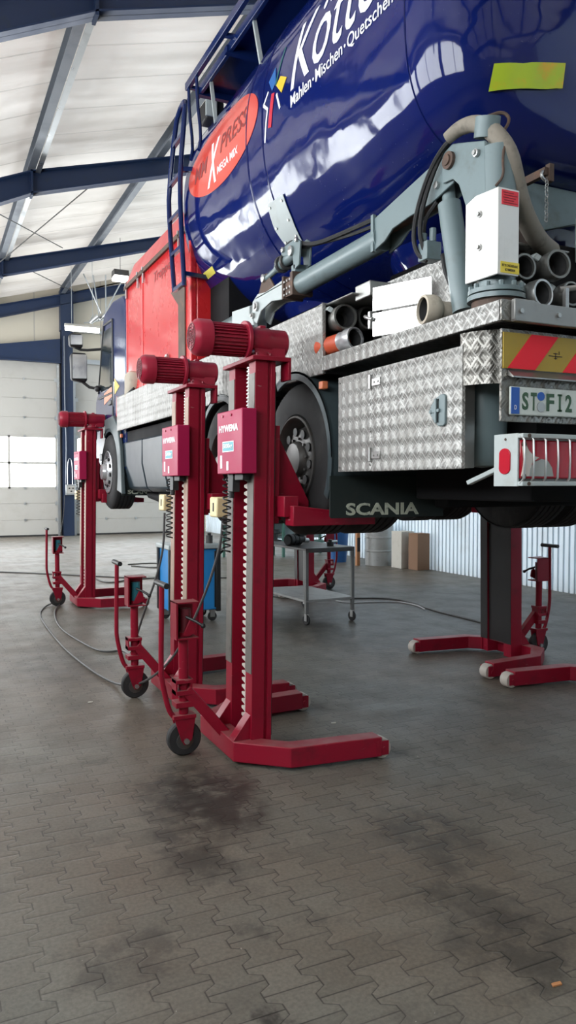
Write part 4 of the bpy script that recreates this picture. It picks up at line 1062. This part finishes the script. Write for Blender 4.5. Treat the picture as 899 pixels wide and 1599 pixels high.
g = TG().prism(A2, 'x', 2.30, 2.315).prism(A2, 'x', 2.41, 2.425).box(2.30, 2.425, 4.97, 5.5, 3.165, 3.18)
a2 = g.build('boom_link_arm', GGL, truck, bevel=.004)
for (y, z, r) in ((5.46, 3.105, .036), (5.53, 3.05, .022)):
    TG().lathe([(r, 0), (r, .02), (r*.6, .022), (r*.55, .032), (0, .032)], (2.30, y, z), (-1, 0, 0), 18).build('pivot_pin', STEEL, a2)
g = TG().prism([(5.20, 3.19), (5.34, 3.33), (5.42, 3.345), (5.45, 3.30), (5.56, 3.15), (5.46, 3.10)], 'x', 2.33, 2.345)
lk = g.build('link_plate', RUST, truck, bevel=.004)
TG().lathe([(.03, 0), (.03, .02), (.018, .024), (0, .03)], (2.33, 5.395, 3.305), (-1, 0, 0), 16).build('pivot_pin', STEEL, lk)
lc = TG().cyl((2.34, 5.38, 3.30), (2.34, 5.12, 3.33), .022, n=14).cyl((2.34, 5.16, 3.325), (2.34, 4.86, 3.355), .038, n=16).build('link_cylinder', GG, truck)
g = TG()
for y in (5.10, 5.02): g.torus((2.34, y, 3.335), (0, 1, 0), .048, .014, 16, 6)
g.build('cylinder_band', DARKST, lc)
g = TG().prism([(5.04, 3.37), (5.0, 3.42), (4.78, 3.43), (4.72, 3.39), (4.74, 3.24), (4.82, 3.22), (4.84, 3.33)], 'x', 2.30, 2.315).prism([(5.04, 3.37), (5.0, 3.42), (4.78, 3.43), (4.72, 3.39), (4.74, 3.24), (4.82, 3.22), (4.84, 3.33)], 'x', 2.38, 2.395)
g.box(2.30, 2.395, 4.80, 4.86, 3.21, 3.26)
kb = g.build('upper_clamp', GG, truck, bevel=.003)
for (y, z, r) in ((4.85, 3.36, .034), (4.98, 3.40, .018), (4.76, 3.41, .016)):
    TG().lathe([(r, 0), (r, .018), (r*.6, .02), (0, .028)], (2.30, y, z), (-1, 0, 0), 16).build('pivot_pin', STEEL, kb)
g = TG().tube([(2.33, 5.02, 3.43), (2.33, 4.9, 3.45), (2.33, 4.6, 3.33), (2.35, 4.2, 3.30), (2.38, 3.86, 3.29)], .014, 6, 2).tube([(2.35, 5.0, 3.42), (2.36, 4.7, 3.36), (2.37, 4.2, 3.28), (2.40, 3.86, 3.26)], .012, 6, 2)
g.build('boom_hose', RUBBER, truck)
g = TG().prism([(5.60, 3.14), (5.98, 3.17), (5.98, 3.05), (5.60, 2.98)], 'x', 2.29, 2.44).prism([(5.55, 3.06), (5.63, 3.06), (5.56, 2.94), (5.50, 2.94)], 'x', 2.29, 2.33)
g.build('boom_rest', GGL, truck, bevel=.006)
ot = TG().cyl((2.44, 5.7, 3.15), (2.44, 9.80, 3.14), .065, n=24).build('outlet_tube', GGD, truck)
g = TG()
for y in (7.6, 8.25): g.lathe([(.065, 0), (.08, .005), (.08, .04), (.065, .045)], (2.44, y, 3.147), (0, 1, 0), 24)
g.build('tube_collar', STEEL, ot)
def sock_ring(c, r, sx=1.): return [(c[0]+r*sx*math.cos(2*PI*j/20)*(1+.08*math.sin(5*2*PI*j/20)), c[1]+r*.9*math.sin(2*PI*j/20)*.9, c[2]+.12*r*math.sin(2*2*PI*j/20)) for j in range(20)]
TG().ring_surface([sock_ring((2.42, 9.72, 3.13), .09), sock_ring((2.41, 9.62, 3.14), .17, .8), sock_ring((2.40, 9.52, 3.10), .20, .8), sock_ring((2.38, 9.58, 2.98), .18, .7), sock_ring((2.36, 9.62, 2.90), .13, .8), sock_ring((2.36, 9.64, 2.85), .10), sock_ring((2.36, 9.64, 2.84), .02)]).build('canvas_sock', CANVAS, truck)
TG().tube([(2.33, 9.45, 2.93), (2.29, 9.5, 2.89), (2.28, 9.62, 2.86), (2.32, 9.72, 2.84)], .022, 8, 1).build('sock_strap', BLACK, truck)
# lift cylinder of the boom with its valve block and hoses
g = TG().cyl((2.415, 3.10, 2.60), (2.40, 3.21, 3.16), .058, n=24).cyl((2.40, 3.21, 3.16), (2.40, 3.22, 3.26), .034, n=14)
g.build('lift_cylinder', GG, truck)
vb = TG().box(2.33, 2.42, 3.30, 3.38, 2.905, 3.0).cyl((2.35, 3.36, 3.0), (2.35, 3.36, 3.05), .018, n=10).cyl((2.38, 3.32, 3.0), (2.38, 3.32, 3.07), .018, n=10).build('valve_block', GG, truck, bevel=.004)
g = TG().tube([(2.40, 2.95, 3.44), (2.33, 3.10, 3.44), (2.31, 3.22, 3.36), (2.30, 3.33, 3.20), (2.31, 3.40, 3.05), (2.32, 3.38, 2.95), (2.35, 3.33, 2.90)], .012, 6, 2)
g.tube([(2.41, 2.95, 3.45), (2.35, 3.08, 3.46), (2.33, 3.20, 3.38), (2.31, 3.30, 3.20), (2.31, 3.345, 3.05), (2.34, 3.34, 2.96)], .012, 6, 2).tube([(2.35, 3.36, 3.04), (2.34, 3.33, 3.12), (2.36, 3.26, 3.18)], .010, 6, 2)
g.tube([(2.40, 3.26, 2.92), (2.37, 3.20, 2.82), (2.39, 3.18, 2.75)], .013, 6, 2)
g.build('control_hose', RUBBER, truck)
hs = TG().tube([(2.30, 3.10, 3.42), (2.33, 3.03, 3.455), (2.36, 2.93, 3.44), (2.39, 2.85, 3.36), (2.43, 2.81, 3.27), (2.47, 2.82, 3.17), (2.56, 2.87, 3.06), (2.67, 2.92, 2.985), (2.78, 2.98, 2.955), (2.92, 3.05, 2.95)], lambda t: .028+.02*math.sin(min(1, t*1.6)*PI/2), 12, 2).build('tan_wrapped_hose', HOSE, truck)
g = TG().lathe([(.05, 0), (.058, .0), (.058, .09), (.05, .09)], (2.38, 2.905, 3.36), (-.1, -.25, .9), 18); g.build('hose_sleeve', GG, hs)
g = TG().tube([(2.37, 2.89, 3.45), (2.43, 2.85, 3.47), (2.46, 2.83, 3.43), (2.42, 2.85, 3.36)], .008, 6, 2).tube([(2.40, 2.80, 3.30), (2.37, 2.78, 3.22), (2.375, 2.775, 3.14), (2.35, 2.80, 3.10)], .006, 6, 2); g.build('binding_wire', RUST, hs)
# tank cradle with its chain
g = TG().prism([(3.02, 3.43), (4.6, 3.43), (4.6, 3.25), (3.42, 3.25), (2.95, 3.12), (2.90, 3.17)], 'y', 3.36, 3.40)
g.prism([(2.90, 3.10), (3.0, 3.24), (3.0, 3.10)], 'y', 3.33, 3.36)
cr = g.build('tank_cradle', GG, truck, bevel=.004)
ch = TG().torus((2.94, 3.12, 3.36), (.1, -1, .1), .024, .008, 16, 6).build('chain_ring', STEEL, cr)
TG().box(2.93, 2.96, 3.11, 3.36, 3.36, 3.40).box(2.955, 2.985, 3.10, 3.13, 3.33, 3.42).build('chain_lug', RUST, cr)
for k in range(13): TG().torus((2.945+.002*math.sin(k*2.), 3.11, 3.325-k*.0165), ((1, 0, 0) if k % 2 else (0, 1, 0)), .0095, .0028, 10, 5).build('chain_link', STEEL, cr)
TG().box(3.335, 3.75, 3.20, 3.30, 3.0, 3.255).build('grey_cabinet', GGL, truck, bevel=.01)
TG().box(2.73, 2.86, 3.10, 3.2, 2.553, 3.06).build('support_post', RUST, truck, bevel=.004)

# ------------------------------------------------------------------ loose hose couplings stored on the deck
def coupling(loc, ax, R, L, label, body=STEEL, tail=None, levers=True, bell=False):
    t = thing('hose_coupling', label, 'hose coupling', loc, 0, 'hose couplings stored on the truck deck')
    ax = V(ax).normalized(); o = V((0, 0, 0))
    if bell: P = [(R*.80, 0), (R*.96, .002), (R, .015), (R*1.02, .05), (R*.93, .08), (R*.66, .10), (R*.62, .12), (R*.62, L)]
    else: P = [(R*.82, 0), (R*.97, 0), (R, .008), (R, .06), (R*.9, .07), (R*.9, .12), (R*.80, .125), (R*.78, L)]
    P2 = P + [(R*.55, L), (R*.55, .10), (R*.76, .06), (P[0][0], 0)]
    G().lathe(P2, o, -ax, 36, (False, False)).build('coupling_body', body, t)
    G().lathe([(R*.76, .0), (R*.76, .01), (R*.60, .04), (R*.56, .07), (R*.66, .05), (R*.78, .012)], o+ax*-.012, -ax, 30, (False, False)).build('inner_seal', RUBBER, t)
    G().lathe([(0, 0), (R*.56, 0), (R*.56, .004), (0, .004)], o-ax*.13, -ax, 20).build('bore', BLACK, t)
    if levers:
        u = ax.cross(V((0, 0, 1))).normalized(); w = u.cross(ax)
        for s in (-1, 1):
            d = (u*.8*s + w*.6).normalized()
            b = o - ax*.07 + d*R*.95
            G().beam(b, b+d*.03-ax*.01, .03, .014, up=ax).beam(b+d*.028, b+d*.035-ax*.11, .024, .010, up=d).build('cam_lever', GGL, t, bevel=.003)
    if tail:
        G().lathe([(R*.80, 0), (R*.84, .01), (R*.84, tail[1]), (R*.80, tail[1])], o-ax*(L*.55), -ax, 28).build('hose_sleeve', tail[0], t)
    return t
coupling((2.362, 4.20, 2.788), (-.12, -1, 0), .080, .5, 'upper grey coupling ring at the open niche edge above the silver one', STEELD)
coupling((2.535, 4.21, 2.80), (-.05, -1, 0), .075, .5, 'grey coupling deep in the niche beside the polished door', STEELD)
coupling((2.375, 4.10, 2.640), (.22, -1, .06), .070, .16, 'bright silver coupling with an orange sleeve lying low in the niche', RIMW, (ORANGE, .24), False)
coupling((2.275, 3.262, 2.632), (-.98, .16, 0), .076, .20, 'tan bell-mouthed coupling lying on the platform skirt before the polished doors', CANVAS, None, False, True)
coupling((2.53, 2.80, 2.762), (-.05, -1, .03), .062, .40, 'dark coupling mouth right beside the pale valve cover', STEELD)
coupling((2.715, 2.78, 2.79), (-.10, -1, .05), .070, .40, 'uppermost grey coupling mouth at the rear below the tan hose', STEELD)
coupling((2.575, 2.73, 2.628), (.10, -1, .02), .066, .30, 'lowest coupling at the rear, lying on the deck behind the steel ledge', STEEL, None, True)
coupling((2.80, 2.78, 2.66), (-.05, -1, .05), .060, .40, 'coupling at the right picture edge with a short side pipe', STEELD)
t = thing('pipe_stub', 'short pale pipe stub between the two right-hand couplings on the deck', 'pipe', (2.70, 2.70, 2.655))
G().cyl((-.03, .03, -.002), (.06, -.01, .01), .014, n=12).build('pipe_body', STEEL, t); G().box(-.02, .0, .0, .02, -.1, .0).build('pipe_foot', STEEL, t)

# ================================================================== THINGS ON THE HALL FLOOR
def trolley():
    t = thing('workshop_trolley', 'grey two-tier steel trolley on castors behind the nearest lift', 'trolley', (4.52, 9.1, 0), math.radians(4))
    w, d = .36, .62
    G().box(-w, w, -d, d, .925, .955).box(-w, w, -d, -d+.01, .90, .93).box(-w, w, d-.01, d, .90, .93).build('trolley_top', DARKST, t, bevel=.004)
    G().box(-w, w, -d, d, .285, .315).build('trolley_shelf', paint('shelf_grey', (.30, .30, .29), .5, dirt=(.15, .14, .13), amount=.6), t, bevel=.004)
    for sx in (-1, 1):
        for sy in (-1, 1):
            lg = G().box(sx*(w-.02)-.02, sx*(w-.02)+.02, sy*(d-.02)-.02, sy*(d-.02)+.02, .14, .93).build('leg', SHELFG, t, bevel=.003)
            c = G().lathe([(.012, -.016), (.055, -.016), (.062, -.01), (.062, .01), (.055, .016), (.012, .016)], (sx*(w-.02)+.01, sy*(d-.02)+.02, .062), (1, .2, 0), 20).build('castor_wheel', RUBBER, t)
            G().box(sx*(w-.02)-.012, sx*(w-.02)-.006, sy*(d-.02)-.02, sy*(d-.02)+.035, .05, .14).box(sx*(w-.02)+.024, sx*(w-.02)+.03, sy*(d-.02)-.02, sy*(d-.02)+.035, .05, .14).build('castor_fork', STEEL, c)
    return t
trolley()
t = thing('hydraulic_motor', 'black ribbed motor unit lying on the steel trolley', 'motor', (4.36, 9.0, .955), math.radians(20))
G().lathe([(.0, 0), (.06, 0), (.075, .02), (.075, .08), (.065, .085), (.065, .09), (.075, .095), (.075, .16), (.065, .165), (.065, .17), (.075, .175), (.075, .24), (.05, .26), (.05, .32), (.0, .32)], (-.2, 0, .076), (1, .1, 0), 24).build('motor_body', BLACK, t)
G().box(-.02, .12, -.05, .05, .12, .2).build('terminal_box', BLACK, t, bevel=.01); G().cyl((.1, .03, .06), (.22, .03, .05), .03, n=14).build('shaft', STEEL, t)
t = thing('air_fitting', 'small black fitting standing on the trolley top near the right corner', 'fitting', (4.70, 8.75, .955))
G().cyl((0, 0, 0), (0, 0, .05), .045, n=16).cyl((0, 0, .05), (0, 0, .08), .025, n=12).build('fitting_body', BLACK, t); G().cyl((0, 0, .05), (.11, .02, .05), .018, n=10).build('outlet', STEEL, t)
def toolbox():
    t = thing('tool_cabinet', 'blue and black wheeled tool cabinet standing behind the tan striped lift', 'tool cabinet', (3.02, 9.5, 0))
    G().box(-.30, .32, -.26, .26, .15, .93).build('cabinet_body', BLUEC, t, bevel=.012)
    for x in (-.30, .32):
        for y in (-.26, .26): G().box(x-.03, x+.03, y-.03, y+.03, .13, .95).build('corner_guard', BLACK, t, bevel=.008)
    G().box(-.34, .36, -.30, .30, .93, .99).build('cabinet_top', GGL, t, bevel=.015)
    for k in range(5):
        dz = .17+k*.15
        d = G().box(.322, .345, -.235, .235, dz, dz+.14).build('drawer', BLACK, t, bevel=.004); G().box(.345, .355, -.2, .2, dz+.11, dz+.125).build('handle', STEEL, d)
    G().box(.27, .33, -.268, -.258, .18, .90).build('side_rail', BLACK, t, bevel=.004)
    G().tube([(.36, -.2, .85), (.42, -.2, .9), (.42, .2, .9), (.36, .2, .85)], .014, 8, 1).build('push_handle', BLACK, t)
    for x in (-.24, .26):
        for y in (-.2, .2):
            c = G().lathe([(.015, -.018), (.055, -.018), (.06, -.01), (.06, .01), (.055, .018), (.015, .018)], (x, y, .06), (0, 1, 0), 18).build('castor_wheel', RUBBER, t)
            G().box(x-.03, x+.03, y-.026, y-.02, .05, .15).box(x-.03, x+.03, y+.02, y+.026, .05, .15).build('castor_fork', STEEL, c)
toolbox()
t = thing('grease_can', 'small dark can standing on the tool cabinet corner', 'can', (3.28, 9.4, .99))
G().cyl((0, 0, 0), (0, 0, .10), .045, n=18).build('can_body', DARKST, t); G().cyl((0, 0, .1), (0, 0, .13), .025, n=12).build('can_cap', BLACK, t)
# barrel and cartons at the right wall
t = thing('barrel', 'pale grey steel barrel standing at the white corrugated wall', 'barrel', (8.86, 14.25, 0))
G().lathe([(.0, .01), (.29, .01), (.30, 0), (.30, .29), (.31, .30), (.31, .33), (.30, .34), (.30, .58), (.31, .59), (.31, .62), (.30, .63), (.30, .86), (.31, .87), (.30, .885), (.285, .87), (0, .865)], (0, 0, 0), (0, 0, 1), 32).build('barrel_body', paint('barrel_grey', (.42, .44, .44), .45, .2, dirt=(.25, .25, .24), amount=.5), t)
G().cyl((-.1, .05, .865), (-.1, .05, .89), .035, n=12).build('bung', STEEL, t)
t = thing('hand_pump', 'thin hand pump standing up from the barrel lid', 'pump', (8.82, 14.2, .866))
G().cyl((0, 0, 0), (0, 0, .22), .022, n=12).ball((0, 0, .25), .04, 12).build('pump_tube', GGL, t); G().tube([(0, 0, .2), (-.1, -.02, .23), (-.12, -.02, .15)], .012, 8, 1).build('spout', GGL, t)
def carton(loc, w, d, h, m, label, rz):
    t = thing('carton', label, 'carton', loc, rz)
    G().box(-w/2, w/2, -d/2, d/2, 0, h).build('carton_body', m, t, bevel=.006)
    G().box(-w/2, -.004, -d/2, d/2, h, h+.006).box(.004, w/2, -d/2, d/2, h, h+.006).build('flap', m, t)
carton((9.0, 13.55, 0), .32, .35, .76, CARD, 'white upright carton between the barrel and the brown carton', .05)
carton((9.10, 13.10, 0), .30, .32, .74, CARDB, 'brown carton leaning against the white corrugated wall', .02)
t = thing('waste_bin', 'blue plastic bin seen past the mudflap near the barrel', 'bin', (8.35, 15.2, 0))
G().lathe([(.0, 0.0), (.20, 0), (.26, .8), (.285, .81), (.285, .85), (.25, .85), (.19, .05), (0, .05)], (0, 0, 0), (0, 0, 1), 26, (False, False)).build('bin_body', paint('bin_blue', (.015, .10, .30), .5), t)
G().lathe([(.27, 0), (.285, .01), (.2, .09), (.0, .12)], (0, 0, .85), (0, 0, 1), 26, (False, False)).build('bin_lid', paint('lid_blue', (.02, .13, .36), .5), t)
t = thing('wooden_post', 'orange wooden plank standing upright beside the barrel', 'plank', (8.35, 14.3, 0), .3)
G().box(-.045, .045, -.03, .03, 0, 1.05).build('plank_body', WOOD, t, bevel=.004); G().box(-.047, .047, -.032, -.0301, .3, .6).build('plank_mark', INK, t)
def bench():
    t = thing('shelf_rack', 'green framed rack with pale panels far behind the steel trolley', 'rack', (7.7, 17.0, 0))
    g = G()
    for x in (-1.3, 0, 1.3):
        for y in (-.3, .3): g.box(x-.03, x+.03, y-.03, y+.03, 0, 1.9)
    g.build('rack_frame', GREENF, t)
    for z in (.35, .85, 1.4):
        G().box(-1.3, 1.3, -.3, .3, z-.03, z).build('shelf', GREENF, t)
    G().box(-1.3, 1.3, .3, .32, .4, 1.9).build('back_panel', GGL, t)
bench()
for x, z, s_, lab in ((7.0, .85, .22, 'dark machine part on the left of the green rack'), (7.55, .35, .26, 'dark machine part low in the middle of the green rack'), (8.2, .85, .2, 'dark machine part on the right of the green rack')):
    t = thing('machine_part', lab, 'machine part', (x, 16.95, z))
    G().lathe([(0, 0), (s_*.8, 0), (s_*.8, .05), (s_*.4, .07), (s_*.4, .2), (s_*.6, .22), (s_*.6, .3), (0, .3)], (0, 0, 0), (0, 0, 1), 18).build('part_body', DARKST, t); G().cyl((0, 0, .15), (s_, -.05, .2), .04, n=10).build('stub', STEEL, t)
# cables
def cable(pts, r, label, mat=CABLE, sm=3):
    o = G(pts[0]).tube(pts, r, 7, sm).build('cable', mat); return tag(o, label, 'cable', None)
cable([(1.86, 6.50, 1.50), (1.86, 6.55, 1.1), (1.70, 6.70, .55), (1.75, 7.3, .08), (1.85, 8.0, .010), (1.60, 7.95, .010), (1.50, 8.6, .010), (1.42, 9.4, .010), (1.46, 10.2, .010), (1.57, 11.0, .010), (1.75, 11.5, .03)], .010, 'grey cable hanging from the tan striped lift and running to the far lift')
cable([(1.87, 5.07, 1.50), (1.87, 5.12, 1.3), (1.80, 5.30, .90), (1.68, 5.62, .42), (1.55, 6.1, .12), (1.47, 6.6, .010), (1.40, 6.9, .010), (1.34, 7.4, .010), (1.28, 8.3, .010), (1.28, 9.5, .010), (1.31, 10.6, .010), (1.45, 11.25, .010), (1.62, 11.5, .03)], .010, 'black cable hanging from the nearest lift and trailing over the pavers')
cable([(-.6, 17.4, .012), (1.3, 16.2, .012), (2.6, 14.9, .012), (3.6, 13.9, .012), (4.6, 13.5, .012), (5.6, 13.2, .012)], .012, 'long dark cable crossing the bright far floor')
cable([(2.9, 15.2, .012), (2.75, 14.0, .012), (2.9, 13.5, .012), (3.3, 13.9, .012), (3.9, 13.9, .012), (4.4, 14.6, .012)], .012, 'dark cable looping on the floor behind the far lift')
cable([(3.9, 16.2, .012), (4.3, 15.5, .012), (4.9, 15.9, .012), (4.5, 16.6, .012), (3.9, 16.5, .012)], .012, 'small tangle of dark cable on the bright floor left of the tool cabinet')
cable([(5.6, 11.0, .012), (5.3, 10.3, .012), (5.8, 10.15, .012), (6.3, 9.95, .012), (6.45, 9.5, .012), (6.3, 8.85, .012), (6.28, 8.3, .012), (6.3, 7.6, .012), (6.1, 6.6, .012)], .012, 'black cable snaking over the dark pavers right of the trolley')
cable([(5.7, 11.2, .012), (5.4, 9.8, .012), (6.0, 9.7, .012), (6.3, 9.55, .012), (6.34, 9.15, .012), (6.22, 8.8, .012)], .010, 'pale cable beside the black one right of the trolley', paint('cable_pale', (.45, .45, .46), .4))
cable([(4.8, 10.9, .012), (5.1, 10.4, .012), (5.5, 10.6, .012), (5.3, 11.0, .012), (4.95, 10.7, .012), (5.2, 10.2, .012), (5.6, 10.4, .012)], .012, 'coil of black cable on the floor behind the trolley')
# small litter
for k, (x, y, m, lab) in enumerate(((1.96, 1.98, WOOD, 'small orange scrap lying on the pavers low in front'), (2.66, 4.9, CARD, 'tiny white scrap on the pavers past the long lift leg'), (1.15, 6.2, CARD, 'tiny pale scrap on the oily pavers left of the lifts'))):
    o = G((x, y, 0)).prism([(x-.018, y-.006), (x+.02, y-.01), (x+.024, y+.004), (x-.012, y+.008)], 'z', .001, .006).build('scrap', m); tag(o, lab, 'scrap')

# ================================================================== LIGHT, CAMERA
w = bpy.data.worlds.new('sky'); bpy.context.scene.world = w; w.use_nodes = True
bg = w.node_tree.nodes['Background']; bg.inputs[0].default_value = (.95, .975, 1., 1); bg.inputs[1].default_value = 10.
def portal(loc, rot, sx, sy):
    l = bpy.data.lights.new('daylight_opening', 'AREA'); l.shape = 'RECTANGLE'; l.size = sx; l.size_y = sy; l.cycles.is_portal = True
    o = bpy.data.objects.new('daylight_opening', l); C.objects.link(o); o.location = loc; o.rotation_euler = rot
for a, b in bays: portal((XL-.25, (a+b)/2, 4.05), (0, -PI/2, 0), 2.3, b-a)
portal((XL-.25, 22.05, 2.6), (0, -PI/2, 0), 5.2, 5.1); portal((1.87, YF+.1, 2.48), (-PI/2, 0, 0), 4.2, 1.8); portal((6.65, YF+.1, 2.48), (-PI/2, 0, 0), 4.2, 1.8)
cam = bpy.data.cameras.new('camera'); co = bpy.data.objects.new('camera', cam); C.objects.link(co)
cam.sensor_fit = 'VERTICAL'; cam.sensor_height = 24; cam.lens = 1200/1599*24; cam.clip_start = .05; cam.clip_end = 200
yaw = math.atan2(562, 1200); pit = math.atan2(43.5, 1200)
co.location = (0, 0, 1.75)
co.rotation_euler = V((math.sin(yaw)*math.cos(pit), math.cos(yaw)*math.cos(pit), -math.sin(pit))).to_track_quat('-Z', 'Y').to_euler()
sc = bpy.context.scene; sc.camera = co
sc.view_settings.view_transform = 'Standard'; sc.view_settings.look = 'None'; sc.view_settings.gamma = 1; sc.view_settings.use_curve_mapping = False
sc.view_settings.exposure = .27
sc.cycles.max_bounces = 10; sc.cycles.diffuse_bounces = 6; sc.cycles.glossy_bounces = 4; sc.cycles.transparent_max_bounces = 8
sc.cycles.sample_clamp_indirect = 8.; sc.cycles.caustics_reflective = False; sc.cycles.caustics_refractive = False
